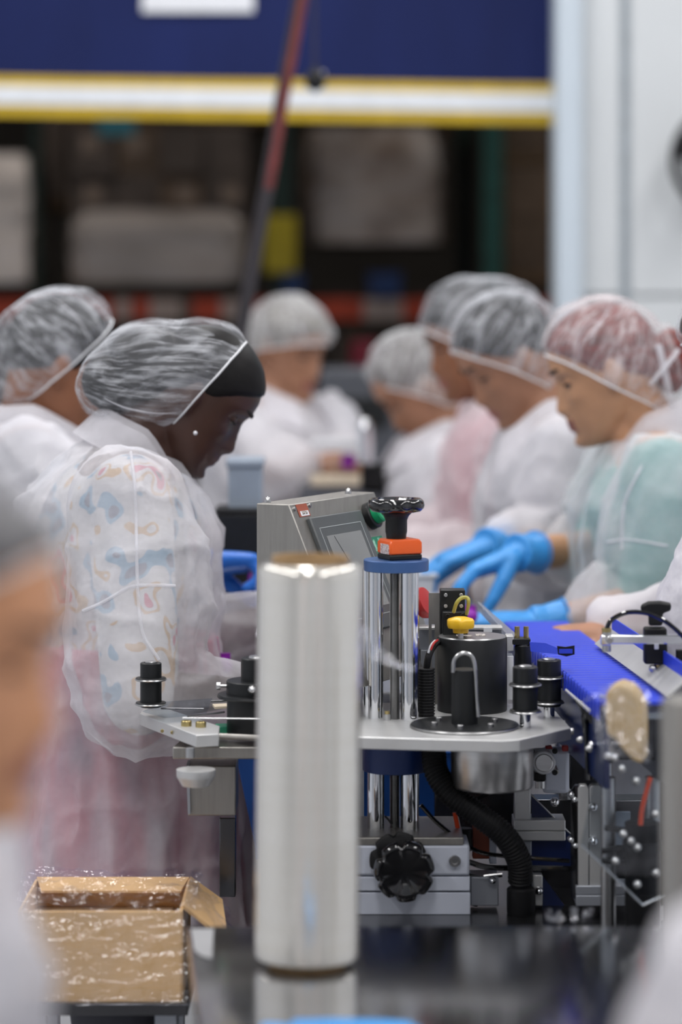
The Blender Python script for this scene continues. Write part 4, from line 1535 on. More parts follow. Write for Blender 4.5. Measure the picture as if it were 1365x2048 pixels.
for (dy, pts_) in ((0, [(724, 1255), (748, 1275), (775, 1310), (800, 1332), (832, 1338)]), (0.01, [(724, 1290), (745, 1310), (775, 1325), (812, 1336)]), (0.02, [(722, 1265), (752, 1300), (790, 1330)])):
    mb = MB()
    pp = spline([at(x, y, YW + 0.02 + dy) for x, y in pts_], 5)
    mb.tube(pp, [0.004 * (1 - 0.6 * i / len(pp)) for i in range(len(pp))], 6)
    mb.build('film_tail', 'film_clear', ft)

# ---- blue nitrile glove lying at the table's near edge
gl = MB()
add_hand(gl, atz(600, 2046, ZT + 0.017), V((1, -0.05, 0)), V((0, 0, -1)), V((0, 1, 0)), 0.72, 0.001, (0.05, 0.12, 0.1), 0.06)
gl.lathe([(0.03, 0), (0.028, 0.03), (0.033, 0.06)], atz(640, 2046, ZT + 0.034), (-1, 0.1, 0), 16)
gme = remesh(gl, 0.004, 3)
gc = get_co(gme)
gc[:, 2] = ZT + 0.0008 + (gc[:, 2] - gc[:, 2].min()) * 0.35
go = atz(680, 2046, ZT)
set_co(gme, gc - np.array(go))
gme.shade_smooth()
tag(link('disposable_glove', gme, 'glove_blue', None, go), 'blue disposable glove lying flat at the bottom edge of the steel table', 'glove')

# ---- chrome post at the right frame edge
YQ = 3.0
px0 = at(1372, 1400, YQ)
t = thing('steel_post', 'thick blurred steel post standing at the right frame edge', 'post', (px0.x, YQ, ZT))
zt_ = at(0, 1396, YQ).z
MB().lathe([(0.0265, ZT), (0.0265, zt_ - 0.004), (0.0245, zt_)], (px0.x, YQ, 0), (0, 0, 1), 32).build('post_tube', 'brushed', t)
MB().lathe([(0.045, ZT), (0.045, ZT + 0.006), (0.03, ZT + 0.010)], (px0.x, YQ, 0), (0, 0, 1), 32).build('post_flange', 'brushed', t)

# ------------------------------------------------------------------ cardboard box wrapped in film
YX = 3.72
bz1, bz0 = at(0, 1822, YX).z, at(0, 2004, YX).z
bx0, bx1 = at(40, 0, YX).x, at(362, 0, YX).x
yb_ = (H - bz1) * F / (1758 - HY)
bt = thing('cardboard_box', 'open tan cardboard box shrouded in clear plastic film', 'box', ((bx0 + bx1) / 2, (YX + yb_) / 2, bz0))
th = 0.004
bx('front_wall', ((bx0 + bx1) / 2, YX, (bz0 + bz1) / 2), (bx1 - bx0, th, bz1 - bz0), 'cardboard', bt, 0.001)
bx('back_wall', ((bx0 + bx1) / 2, yb_, (bz0 + bz1) / 2), (bx1 - bx0, th, bz1 - bz0), 'cardboard', bt, 0.001)
for x in (bx0, bx1):
    bx('side_wall', (x, (YX + yb_) / 2, (bz0 + bz1) / 2), (th, yb_ - YX, bz1 - bz0), 'cardboard', bt, 0.001)
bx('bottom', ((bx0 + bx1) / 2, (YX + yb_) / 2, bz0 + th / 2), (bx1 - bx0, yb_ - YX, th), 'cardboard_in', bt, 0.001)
MB().prism([V((bx1, YX + 0.02, bz1)), V((bx1, yb_, bz1)), V((bx1 + 0.045, yb_ - 0.01, bz1 - 0.03)), V((bx1 + 0.06, YX + 0.03, bz1 - 0.05))], (0.002, 0, 0.004)).build('flap', 'cardboard', bt)
MB().prism([V((bx0, yb_, bz1)), V((bx1, yb_, bz1)), V((bx1 - 0.01, yb_ - 0.035, bz1 - 0.012)), V((bx0 + 0.01, yb_ - 0.035, bz1 - 0.012))], (0, 0, 0.003)).build('flap', 'cardboard', bt)
inner_h = bz1 - 0.035
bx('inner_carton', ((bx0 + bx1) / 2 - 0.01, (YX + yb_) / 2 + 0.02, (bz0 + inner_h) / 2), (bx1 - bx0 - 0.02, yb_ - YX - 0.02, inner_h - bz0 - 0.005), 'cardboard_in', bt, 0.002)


def sheet(name, fn, nu, nv, m, parent, amp, sc, seed, dirn, solid=0.0):
    G = [[fn(i / nu, k / nv) for i in range(nu + 1)] for k in range(nv + 1)]
    P = np.array([[tuple(p) for p in r] for r in G])
    sh = P.shape
    flat = P.reshape(-1, 3)
    d = amp * (ridge(flat * sc, seed) ** 2 + 0.5 * ridge(flat * sc * 2.3, seed + 1) ** 2 - 0.6)
    flat = flat + d[:, None] * np.array(dirn)
    P = flat.reshape(sh)
    return MB().grid([[V(p) for p in r] for r in P]).build(name, m, parent, smooth=180)


sheet('film_front', lambda u, v: V((bx0 - 0.006 + (bx1 - bx0 + 0.016) * u, YX - 0.006 - 0.006 * math.sin(v * PI), bz0 - 0.002 + (bz1 - bz0 + 0.006) * v)), 70, 40, 'film_box', bt, 0.010, (14, 20, 48), 3,
      (0, -1, 0))
sheet('film_top', lambda u, v: V((bx0 - 0.01 + (bx1 - bx0 + 0.03) * u, YX - 0.008 + (yb_ - YX + 0.02) * v, bz1 + 0.006 + 0.012 * math.sin(v * PI) - 0.02 * max(0, u - 0.8) - 0.016 * math.sin(v * PI) * math.sin(u * PI))), 60, 36,
      'film_box', bt, 0.012, (22, 22, 30), 8, (0, -0.3, 1))
sheet('film_side', lambda u, v: V((bx1 + 0.008 + 0.06 * (1 - v) * 0.3 + 0.05 * v * (1 - v), YX + 0.0 + (yb_ - YX) * u, bz0 + (bz1 - bz0) * v)), 36, 30, 'film_box', bt, 0.010, (30, 20, 40), 12, (1, -0.3, 0))
sheet('film_skirt', lambda u, v: V((bx1 + 0.004 + 0.075 * u * (1 - 0.3 * v), YX + 0.01 + (yb_ - YX) * 0.9 * v, bz1 - 0.055 * u + 0.008)), 30, 30, 'film_box', bt, 0.012, (26, 22, 30), 15, (0.2, -0.4, 1))
# stand below the box
t = thing('dark_stand', 'low dark metal stand under the film-wrapped box', 'stand', ((bx0 + bx1) / 2, 3.82, 0))
bx('stand_top', ((bx0 + bx1) / 2 - 0.02, (YX + yb_) / 2, bz0 - 0.008), (bx1 - bx0 + 0.06, yb_ - YX + 0.02, 0.016), 'dark_steel', t)
for x in (bx0 + 0.02, bx1 - 0.02):
    for y in (YX + 0.02, yb_ - 0.03):
        bx('leg', (x, y, (bz0 - 0.016) / 2), (0.03, 0.03, bz0 - 0.016), 'alu_dark', t)
bx('crossbar', ((bx0 + bx1) / 2, YX + 0.02, bz0 - 0.07), (bx1 - bx0, 0.02, 0.05), 'dark_steel', t)

# ------------------------------------------------------------------ labelling machine
lm = thing('labeling_machine', 'labelling machine with chrome columns, black handwheel and aluminium roller plate', 'machine', (0.13, 3.95, 0))
ZD = 0.800
cab = bx('base_cabinet', (0.18, 4.03, ZD / 2), (0.56, 1.10, ZD), 'dark_steel', lm, 0.003)
YM = 3.95
m_ = mpp(YM)
C0 = at(793, 0, YM).x
zz = lambda py, Y=YM: at(0, py, Y).z
ZP = 1.06                                        # top of the roller plate
# upper collar, columns and lead screw
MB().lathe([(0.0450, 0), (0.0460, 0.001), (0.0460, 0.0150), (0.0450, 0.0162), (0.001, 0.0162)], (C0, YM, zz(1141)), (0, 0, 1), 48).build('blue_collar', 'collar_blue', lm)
zc0 = zz(1141)
for (px_, dy, r) in ((752, 0.0, 0.0105), (820, -0.012, 0.0125), (738, 0.022, 0.009)):
    x = at(px_, 0, YM).x
    MB().cyl((x, YM + dy, ZP - 0.001), (x, YM + dy, zc0 + 0.001), r, seg=32).build('column', 'chrome', lm)
xs = at(790, 0, YM).x
pts = []
nth = 150
prof = []
for i in range(nth * 2 + 1):
    prof.append((0.0072 if i % 2 else 0.0060, (zc0 - ZP) * i / (nth * 2)))
MB().lathe(prof, (xs, YM - 0.004, ZP), (0, 0, 1), 18).build('lead_screw', 'steel', lm, smooth=20)
# counter block and handwheel
RZ = rotz(math.radians(24))
cx_ = at(800, 0, YM).x
zb = zc0 + 0.0162
bx('counter_base', (cx_, YM, zb + 0.004), (0.050, 0.044, 0.008), 'black_anod', lm, 0.002, RZ)
cnt = MB()
rings = []
for (k, z) in ((1.0, 0.008), (1.0, 0.024), (0.90, 0.0285), (0.85, 0.0290)):
    rings.append([V((cx_, YM, zb)) + RZ @ V((sx * 0.0250 * k, sy * 0.0220 * k, z)) for sx, sy in ((-1, -1), (1, -1), (1, 1), (-1, 1))])
cnt.loft(rings)
co_ = cnt.build('counter_block', 'orange', lm, bevel=0.002)
lp = V((cx_, YM, zb)) + RZ @ V((-0.0252, -0.004, 0.0155))
MB().box(lp, (0.0006, 0.028, 0.014), RZ).build('counter_label', 'counter_label', co_)
wz = zb + 0.029
hw_ = MB()
hw_.lathe([(0.014, 0), (0.0145, 0.006), (0.0155, 0.010), (0.0155, 0.026), (0.018, 0.032), (0.022, 0.036), (0.016, 0.044), (0.002, 0.046)], (at(793, 0, YM).x, YM, wz), (0, 0, 1), 32)
hub = hw_.build('wheel_hub', 'black_anod', lm)
xw = at(793, 0, YM).x
lob = lambda t: 1 + 0.055 * math.cos(6 * t) - 0.02 * math.cos(12 * t)
MB().lathe([(0.010, 0.0), (0.026, 0.001), (0.035, 0.003), (0.0395, 0.008), (0.0405, 0.012), (0.0395, 0.017), (0.035, 0.0205), (0.028, 0.0205), (0.023, 0.017), (0.012, 0.0165), (0.002, 0.0165)],
           (xw, YM, wz + 0.036), (0, 0, 1), 72, lob).build('handwheel', 'black_gloss', lm, smooth=70)
# roller plate
poly = [atz(520, 1470, ZP), atz(725, 1474, ZP), atz(1000, 1481, ZP), atz(1040, 1479, ZP), atz(1143, 1456, ZP), atz(1100, 1409, ZP), atz(900, 1405, ZP), atz(520, 1405, ZP)]
MB().prism([p - V((0, 0, 0.0165)) for p in poly], (0, 0, 0.0165)).build('roller_plate', 'aluminium', lm, bevel=0.0012)
# left arm of the machine
poly = [atz(280, 1427, ZP - 0.003), atz(392, 1470, ZP - 0.003), atz(438, 1468, ZP - 0.003), atz(440, 1452, ZP - 0.003), atz(380, 1432, ZP - 0.003), atz(318, 1412, ZP - 0.003), atz(288, 1415, ZP - 0.003)]
MB().prism([p - V((0, 0, 0.017)) for p in poly], (0, 0, 0.017)).build('guide_arm', 'aluminium', lm, bevel=0.001)
poly = [atz(345, 1494, 1.030), atz(560, 1494, 1.030), atz(560, 1462, 1.030), atz(372, 1470, 1.030)]
MB().prism([p - V((0, 0, 0.017)) for p in poly], (0, 0, 0.017)).build('support_plate', 'brushed', lm, bevel=0.002)
for (px_, py_) in ((373, 1452), (402, 1454)):
    bolt(lm, atz(px_, py_, ZP - 0.003), (0, 0, 0), 1.5, 'gold_brass')
for (px_, py_) in ((325, 1461), (345, 1464)):
    bolt(lm, atz(px_, py_, ZP - 0.012) + V((0, -0.003, 0)), TOCAM, 0.5, 'gold_brass')
p = at(380, 1480, 3.79)
MB().cyl(V((p.x, 3.80, 1.029)), V((p.x, 3.80, ZP - 0.018)), 0.006, seg=16).build('spacer', 'steel', lm)
p = at(392, 1516, 3.80)
MB().lathe([(0.015, -0.016), (0.019, -0.015), (0.0255, -0.004), (0.0265, -0.002), (0.0265, 0.007)], (p.x, 3.80, 1.013 - 0.0068), (0, 0, 1), 28).build('levelling_pad', 'aluminium', lm)
# grey side box with a bent strip and posts below the left arm
cc, ss = rbox(376, 1532, 472, 1632, 3.93, 0.10)
bx('side_box', cc, ss, 'brushed', lm, 0.002)
a = at(372, 1532, 3.92)
MB().prism([a, at(379, 1532, 3.92), at(381, 1628, 3.92), at(376, 1628, 3.92)], (0, 0.05, 0)).build('side_trim', 'alu_dark', lm)
for (x0, x1) in ((440, 472),):
    p0, p1 = at(x0, 0, 4.0).x, at(x1, 0, 4.0).x
    bx('frame_post', ((p0 + p1) / 2, 4.0, (ZD + zz(1632, 4.0)) / 2), (p1 - p0, 0.03, zz(1632, 4.0) - ZD), 'dark_steel', lm)
# horizontal adjusting rods at the left
for (pa, pb, Yv, r, mm) in (((322, 1417), (408, 1418), 3.97, 0.0012, 'dark_steel'), ((375, 1433), (450, 1424), 3.93, 0.0014, 'dark_steel'), ((365, 1436), (520, 1438), 3.86, 0.0009, 'steel'),
                             ((422, 1403), (460, 1401), 3.98, 0.0012, 'dark_steel'), ((432, 1472), (520, 1476), 3.86, 0.0042, 'brushed')):
    MB().cyl(at(*pa, Yv), at(*pb, Yv), r, seg=10).build('adjusting_rod', mm, lm)
bolt(lm, at(432, 1472, 3.86), (0, -PI / 2, 0), 1.2, 'steel')
# thin clear guide sheet lying over the left arm
MB().prism([at(285, 1424, 3.96), at(330, 1405, 4.02), at(425, 1398, 4.05), at(412, 1430, 3.95), at(330, 1436, 3.92)], (0, 0, 0.0012)).build('guide_sheet', 'acrylic', lm)
MB().prism([at(425, 1412, 4.0), at(470, 1410, 4.0), at(470, 1416, 3.99), at(430, 1418, 3.99)], (0, 0, 0.003)).build('yellow_strip', 'cream_plastic', lm)
bx('green_connector', at(443, 1460, 3.94), (0.018, 0.03, 0.014), 'green_tag', lm, 0.001)


def roller(px_, Y, ytop, ybot, rpx, fl, rfl, shaft=None):
    k = mpp(Y)
    x = at(px_, 0, Y).x
    z0, z1 = zz(ybot, Y), zz(ytop, Y)
    r = rpx * k
    core = MB().lathe([(r - 0.001, 0), (r, 0.001), (r, z1 - z0 - 0.0012), (r - 0.0012, z1 - z0), (r * 0.62, z1 - z0), (r * 0.6, z1 - z0 - 0.002), (0.001, z1 - z0 - 0.002)], (x, Y, z0), (0, 0, 1), 36)
    co_ = core.build('guide_roller', 'black_anod', lm)
    MB().lathe([(r * 0.55, 0), (r * 0.55, 0.003), (r * 0.42, 0.004), (0.0005, 0.004)], (x, Y, z1 - 0.002), (0, 0, 1), 24).build('roller_cap', 'steel', co_)
    for yf in fl:
        zf = zz(yf, Y)
        rf = rfl * k
        MB().lathe([(r, -0.003), (rf - 0.001, -0.003), (rf, -0.002), (rf, 0.0008), (rf - 0.001, 0.0016), (r, 0.002)], (x, Y, zf), (0, 0, 1), 40).build('roller_flange', 'black_anod', co_)
        MB().tube([(x + rf * math.cos(a), Y + rf * math.sin(a), zf - 0.0012) for a in [2 * PI * q / 40 for q in range(40)]], 0.0013, 6, True).build('flange_ring', 'steel', co_)
    if shaft:
        MB().cyl((x, Y, ZP if shaft > 0 else z0 - 0.01), (x, Y, z0 + 0.002), abs(shaft) * k, seg=24).build('roller_shaft', 'chrome', co_)
    return co_


roller(1051, 3.87, 1333, 1426, 25, (1368, 1421), 31, 11)
roller(1099, 3.96, 1319, 1412, 24, (1353, 1403), 29, 11)
roller(1047, 4.07, 1290, 1345, 17, (1336,), 22, 9)
roller(302, 3.98, 1325, 1414, 21.5, (1357, 1406), 30.5)
# large unwinding hub at the left, half behind the film roll
xh, Yh = at(516, 0, 3.93).x, 3.93
hb_ = MB().lathe([(0.043, 0), (0.0435, 0.002), (0.0435, zz(1395, Yh) - ZP + 0.02)], (xh, Yh, ZP - 0.018), (0, 0, 1), 48).build('winding_hub', 'black_anod', lm)
MB().lathe([(0.043, 0), (0.056, 0.001), (0.0572, 0.003), (0.056, 0.006), (0.043, 0.007)], (xh, Yh, zz(1396, Yh)), (0, 0, 1), 48).build('hub_flange', 'black_anod', lm)
MB().lathe([(0.0432, 0), (0.0442, 0.001), (0.0442, zz(1362, Yh) - zz(1388, Yh)), (0.0428, zz(1360, Yh) - zz(1388, Yh)), (0.02, zz(1360, Yh) - zz(1388, Yh))], (xh, Yh, zz(1388, Yh)), (0, 0, 1), 48).build('hub_collar', 'black_anod', lm)
MB().lathe([(0.0238, 0), (0.0238, zz(1317, Yh) - zz(1362, Yh)), (0.0225, zz(1315, Yh) - zz(1362, Yh)), (0.015, zz(1315, Yh) - zz(1362, Yh)), (0.001, zz(1315, Yh) - zz(1362, Yh))], (xh, Yh, zz(1362, Yh)), (0, 0, 1), 40).build('hub_spindle', 'black_anod', lm)
MB().lathe([(0.013, 0), (0.012, 0.0025), (0.001, 0.003)], (xh, Yh, zz(1315, Yh)), (0, 0, 1), 24).build('spindle_cap', 'steel', lm)
MB().cyl(at(438, 1372, 3.93), at(455, 1372, 3.93), 0.0022, seg=12).build('set_screw', 'steel', lm)
bolt(lm, at(441, 1372, 3.93), (0, -PI / 2, 0), 1.1, 'steel')
dome(lm, at(505, 1379, 3.885), TOCAM, 1.0, 'steel')

# motor, unwinding disc and bent rod
xm, Ymo = at(945, 0, 4.03).x, 4.03
zt1 = zz(1273, Ymo)
mo = MB().lathe([(0.049, 0), (0.0503, 0.0015), (0.0503, zt1 - ZP - 0.002), (0.049, zt1 - ZP)], (xm, Ymo, ZP), (0, 0, 1), 56).build('motor', 'black_anod', lm)
MB().lathe([(0.0485, 0), (0.0475, 0.0015), (0.001, 0.0016)], (xm, Ymo, zt1), (0, 0, 1), 48).build('motor_cover', 'steel', mo)
for (dx, dy, sx, sy) in ((-0.012, -0.006, 0.022, 0.02), (0.012, 0.004, 0.014, 0.022)):
    MB().box((xm + dx, Ymo + dy, zt1 + 0.002), (sx, sy, 0.0006)).build('rating_plate', 'sticker_code', mo)
xd, Yd = at(930, 0, 3.87).x, 3.87
kd = mpp(Yd)
dz = zz(1452, Yd)
MB().lathe([(0.030, ZP - dz + 0.0), (0.031, ZP - dz + 0.002), (0.032, -0.003), (0.028, 0.0)], (xd, Yd, dz), (0, 0, 1), 40).build('disc_hub', 'aluminium', lm)
MB().lathe([(0.02, 0), (0.074, 0.0), (0.0748, 0.0012), (0.074, 0.0024), (0.02, 0.0026)], (xd, Yd, dz + 0.001), (0, 0, 1), 64).build('unwind_disc', 'black_anod', lm)
MB().tube([(xd + 0.0745 * math.cos(a), Yd + 0.0745 * math.sin(a), dz + 0.001) for a in [2 * PI * q / 60 for q in range(60)]], 0.0013, 6, True).build('disc_ring', 'steel', lm)
for k in range(6):
    a = k * PI / 3 + 0.35
    bolt(lm, V((xd + 0.045 * math.cos(a), Yd + 0.045 * math.sin(a), dz + 0.0035)), (0, 0, 0), 0.9, 'steel')
sp_ = MB().lathe([(0.0185, 0), (0.0185, zz(1338, Yd) - dz - 0.001), (0.0175, zz(1338, Yd) - dz), (0.001, zz(1338, Yd) - dz)], (xd, Yd, dz), (0, 0, 1), 36).build('spindle', 'black_anod', lm)
MB().tube(spline([at(907, 1345, 3.855), at(909, 1322, 3.855), at(920, 1309, 3.855), at(934, 1307, 3.855), at(946, 1316, 3.855), at(951, 1340, 3.855), at(954, 1390, 3.855), at(957, 1434, 3.855)], 6), 0.0030, 10).build(
    'bent_rod', 'steel', lm)

# sensor block, slotted bracket, yellow star knob
YS = 4.09
a, b = at(858, 1186, YS), at(886, 1320, YS)
sl = MB()
w0, w1 = a.x, b.x
xs0, xs1 = at(864, 0, YS).x, at(870, 0, YS).x
zs0, zs1 = zz(1320, YS), zz(1248, YS)
sl.box(((w0 + xs0) / 2, YS, (zz(1186, YS) + ZP) / 2), (xs0 - w0, 0.003, zz(1186, YS) - ZP))
sl.box(((xs1 + w1) / 2, YS, (zz(1186, YS) + ZP) / 2), (w1 - xs1, 0.003, zz(1186, YS) - ZP))
sl.box(((xs0 + xs1) / 2, YS, (zz(1186, YS) + zs1) / 2), (xs1 - xs0, 0.003, zz(1186, YS) - zs1))
sl.build('slotted_bracket', 'brushed', lm)
cc, ss = rbox(881, 1180, 931, 1270, YS - 0.03, 0.03)
bx('sensor_block', cc, ss, 'black_anod', lm, 0.0015)
cc, ss = rbox(886, 1224, 936, 1275, YS - 0.05, 0.02)
bx('sensor_head', cc, ss, 'black_anod', lm, 0.0015)
for (px_, py_) in ((892, 1190), (923, 1190), (892, 1212), (923, 1212)):
    bolt(lm, at(px_, py_, YS - 0.030), TOCAM, 0.55, 'steel')
for (px_, py_) in ((896, 1232), (926, 1231)):
    bolt(lm, at(px_, py_, YS - 0.050), TOCAM, 0.7, 'black_anod')
MB().tube(spline([at(908, 1224, 4.03), at(914, 1206, 4.02), at(924, 1196, 4.02), at(935, 1196, 4.02), at(938, 1206, 4.02), at(934, 1228, 4.04)], 6), 0.0028, 8).build('sensor_wire', 'wire_yellow', lm)
kx, kY = at(922, 0, 4.0).x, 4.0
lob6 = lambda t: 1 + 0.07 * math.cos(6 * t)
MB().lathe([(0.011, -0.006), (0.012, 0.0), (0.0185, 0.001), (0.0198, 0.004), (0.0198, 0.0115), (0.018, 0.0135), (0.009, 0.0165), (0.001, 0.017)], (kx, kY, zz(1257, kY)), (0, 0, 1), 60, lob6).build('star_knob', 'yellow_knob', lm, smooth=50)
MB().cyl((kx, kY, zt1), (kx, kY, zz(1258, kY)), 0.004, seg=12).build('knob_stud', 'steel', lm)
# cross rail behind the motor
cc, ss = rbox(838, 1256, 1006, 1300, 4.14, 0.02)
rl = bx('cross_rail', cc, ss, 'alu_dark', lm, 0.0015)
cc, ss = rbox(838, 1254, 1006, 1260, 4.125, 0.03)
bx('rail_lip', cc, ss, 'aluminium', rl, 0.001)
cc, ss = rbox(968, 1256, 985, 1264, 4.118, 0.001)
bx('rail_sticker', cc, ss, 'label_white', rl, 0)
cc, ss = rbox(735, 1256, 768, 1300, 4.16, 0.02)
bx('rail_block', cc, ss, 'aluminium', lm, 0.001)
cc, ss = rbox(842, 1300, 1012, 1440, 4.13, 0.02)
bx('motor_back_plate', cc, ss, 'alu_dark', lm, 0.001)
for (x0, y0, x1, y1, mm) in ((1013, 1272, 1028, 1302, 'aluminium'), (1012, 1312, 1028, 1400, 'white_plastic'), (1024, 1278, 1062, 1290, 'black_anod')):
    cc, ss = rbox(x0, y0, x1, y1, 4.06, 0.03)
    bx('side_bracket', cc, ss, mm, lm, 0.001)
for px_ in (1035, 1053):
    MB().cyl(at(px_, 1278, 4.075), at(px_, 1253, 4.075), 0.0038, seg=14).build('stud', 'gold_brass', lm)
# air fitting column between the posts
MB().cyl(at(775, 1445, 3.93), at(775, 1428, 3.93), 0.0050, seg=14).build('fitting', 'steel', lm)
MB().cyl(at(775, 1430, 3.93), at(775, 1422, 3.93), 0.0036, seg=14).build('fitting', 'gold_brass', lm)


def conduit(pts, r, name='conduit', m='black_rubber', pitch=0.0042):
    pp = spline(pts, 14)
    L = [0.0]
    for i in range(1, len(pp)):
        L.append(L[-1] + (pp[i] - pp[i - 1]).length)
    n = int(L[-1] / (pitch / 4))
    q, rr = [], []
    j = 0
    for i in range(n + 1):
        s = L[-1] * i / n
        while j < len(L) - 2 and L[j + 1] < s:
            j += 1
        u = (s - L[j]) / max(1e-9, L[j + 1] - L[j])
        q.append(pp[j].lerp(pp[j + 1], u))
        rr.append(r * (1.0 if (i % 4) in (0, 1) else 0.90))
    return MB().tube(q, rr, 16).build(name, m, lm, smooth=20)


conduit([at(853, 1446, 3.97), at(853, 1400, 3.97), at(853, 1336, 3.97)], 0.0125)
MB().tube(spline([at(853, 1340, 3.97), at(858, 1312, 3.97), at(868, 1292, 3.99), at(880, 1282, 4.02)], 6), 0.0048, 8).build('cable', 'black_rubber', lm)
MB().tube(spline([at(862, 1300, 3.965), at(868, 1287, 3.97), at(876, 1280, 3.99)], 6), 0.0016, 6).build('wire', 'red_button', lm)
MB().tube(spline([at(857, 1306, 3.965), at(863, 1290, 3.97), at(871, 1281, 3.99)], 6), 0.0016, 6).build('wire', 'white_plastic', lm)

# ---- below the plate
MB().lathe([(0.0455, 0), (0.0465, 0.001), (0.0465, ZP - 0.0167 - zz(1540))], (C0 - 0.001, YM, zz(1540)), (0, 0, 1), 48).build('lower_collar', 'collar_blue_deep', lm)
zsl = zz(1668, 3.92)
for (px_, dy, r) in ((752, -0.01, 0.0120), (820, -0.012, 0.0130)):
    x = at(px_, 0, YM).x
    MB().cyl((x, YM + dy, zsl - 0.004), (x, YM + dy, zz(1540) + 0.002), r, seg=32).build('lower_column', 'chrome', lm)
prof = [(0.0075 if i % 2 else 0.0063, (zz(1540) - zsl) * i / 120) for i in range(121)]
MB().lathe(prof, (xs, YM - 0.004, zsl), (0, 0, 1), 18).build('lower_screw', 'steel', lm, smooth=20)
YF = 3.87
x0, x1 = at(560, 0, YF).x, at(940, 0, YF).x
zA, zB_, zC, zE = zz(1690, YF), zz(1752, YF), zz(1783, YF), ZD
bx('slide_top', ((x0 + x1) / 2 - 0.004, 3.95, (zsl + zA) / 2 + 0.002), (x1 - x0 - 0.008, 0.16, abs(zsl - zA) + 0.006), 'brushed', lm, 0.002)
bx('slide_front', ((x0 + x1) / 2, 3.935, (zA + zB_) / 2), (x1 - x0, 0.13, zA - zB_), 'alu_pale', lm, 0.004)
bx('slide_middle', ((x0 + x1) / 2 + 0.0005, 3.936, (zB_ + zC) / 2 - 0.0005), (x1 - x0, 0.13, zB_ - zC - 0.002), 'alu_pale', lm, 0.001)
bx('slide_base', ((x0 + x1) / 2 + 0.001, 3.938, (zC + zE) / 2 - 0.001), (x1 - x0, 0.132, zC - zE - 0.002), 'alu_pale', lm, 0.001)
bolt(lm, at(910, 1721, YF - 0.001), TOCAM, 1.6, 'steel')
kn = at(808, 1733, YF)
lob7 = lambda t: 1 - 0.16 * max(0.0, math.cos(7 * t + 0.9)) ** 3
MB().lathe([(0.012, 0), (0.013, 0.012), (0.030, 0.013), (0.0395, 0.018), (0.0420, 0.024), (0.0420, 0.036), (0.0395, 0.042), (0.034, 0.044), (0.030, 0.0425), (0.001, 0.040)], kn, (0, -1, 0), 84, lob7).build(
    'clamp_knob', 'black_gloss', lm, smooth=50)
lob7b = lambda t: 1 - 0.14 * max(0.0, math.cos(7 * t + 0.2)) ** 3
MB().lathe([(0.030, 0.004), (0.0385, 0.006), (0.040, 0.011), (0.036, 0.014)], at(797, 1718, YF), (0, -1, 0), 84, lob7b).build('clamp_knob_back', 'black_rubber', lm, smooth=50)
# chrome cup
YC = 3.88
xc_ = at(985, 0, YC).x
MB().lathe([(0.045, 0), (0.055, 0.002), (0.0575, 0.006), (0.0575, ZP - 0.0167 - zz(1576, YC))], (xc_, YC, zz(1576, YC)), (0, 0, 1), 56).build('chrome_cup', 'steel', lm)
conduit([at(868, 1502, 3.90), at(874, 1545, 3.885), at(905, 1590, 3.87), at(960, 1632, 3.86), at(1010, 1672, 3.86), at(1038, 1720, 3.87), at(1042, 1765, 3.88)], 0.0175, 'hose', pitch=0.005)
MB().lathe([(0.019, 0), (0.020, 0.002), (0.020, 0.034), (0.018, 0.036)], (at(1043, 0, 3.88).x, 3.88, ZD), (0, 0, 1), 24).build('hose_gland', 'black_rubber', lm)
for pts_, r, mm in (([(842, 1610), (880, 1650), (950, 1700), (1010, 1712), (1060, 1716), (1140, 1722)], 0.003, 'black_gloss'), ([(938, 1724), (980, 1735), (1060, 1736), (1150, 1738)], 0.004, 'black_gloss'),
                    ([(770, 1632), (778, 1640), (784, 1648)], 0.0015, 'black_rubber'), ([(955, 1598), (985, 1584), (1010, 1577)], 0.003, 'black_rubber'),
                    ([(940, 1790), (952, 1800), (950, 1812)], 0.004, 'black_rubber'), ([(905, 1742), (960, 1755), (1005, 1750)], 0.003, 'black_rubber')):
    MB().tube(spline([at(x, y, 3.91) for x, y in pts_], 6), r, 8).build('loose_cable', mm, lm)
MB().tube(spline([at(910, 1625, 3.94), at(914, 1645, 3.94), at(917, 1662, 3.94)], 5), 0.0032, 8).build('orange_tube', 'orange_tube', lm)
MB().lathe([(0.011, 0), (0.011, 0.03), (0.010, 0.031)], at(930, 1700, 3.96), (0, 0, 1), 20).build('tube_gland', 'black_rubber', lm)
bx('copper_block', at(965, 1680, 3.99), (0.028, 0.02, 0.05), 'sticker_rust', lm)
bx('tan_block', at(986, 1690, 3.985), (0.010, 0.02, 0.05), 'alu_pale', lm)
cc, ss = rbox(942, 1754, 998, 1812, 3.9, 0.05)
bx('fixing_block', cc, ss, 'alu_dark', lm)
MB().tube(spline([at(968, 1752, 3.89), at(984, 1750, 3.89), at(1005, 1748, 3.89)], 4), 0.0016, 6).build('latch_wire', 'steel', lm)
dome(lm, at(985, 1760, 3.895), TOCAM, 0.9)
# pressure regulator
YG = 3.93
g = at(1087, 1522, YG)
rg_ = MB().lathe([(0.0165, 0), (0.0165, 0.014), (0.015, 0.016), (0.010, 0.016), (0.009, 0.010), (0.001, 0.010)], g, (0, -1, 0), 28).build('regulator_port', 'white_plastic', lm)
MB().lathe([(0.0115, 0), (0.0125, 0.001), (0.0115, 0.002), (0.009, 0.002)], g + V((0, -0.016, 0)), (0, -1, 0), 24).build('port_ring', 'steel', rg_)
for (dx, dzz) in ((-0.016, 0.015), (0.016, 0.015), (-0.016, -0.015), (0.016, -0.015)):
    bolt(rg_, g + V((dx, -0.004, dzz)), TOCAM, 0.8, 'black_anod')
cc, ss = rbox(1066, 1498, 1108, 1546, YG + 0.002, 0.012)
bx('regulator_face', cc, ss, 'white_plastic', lm, 0.003)
cc, ss = rbox(1086, 1500, 1140, 1588, YG + 0.018, 0.035)
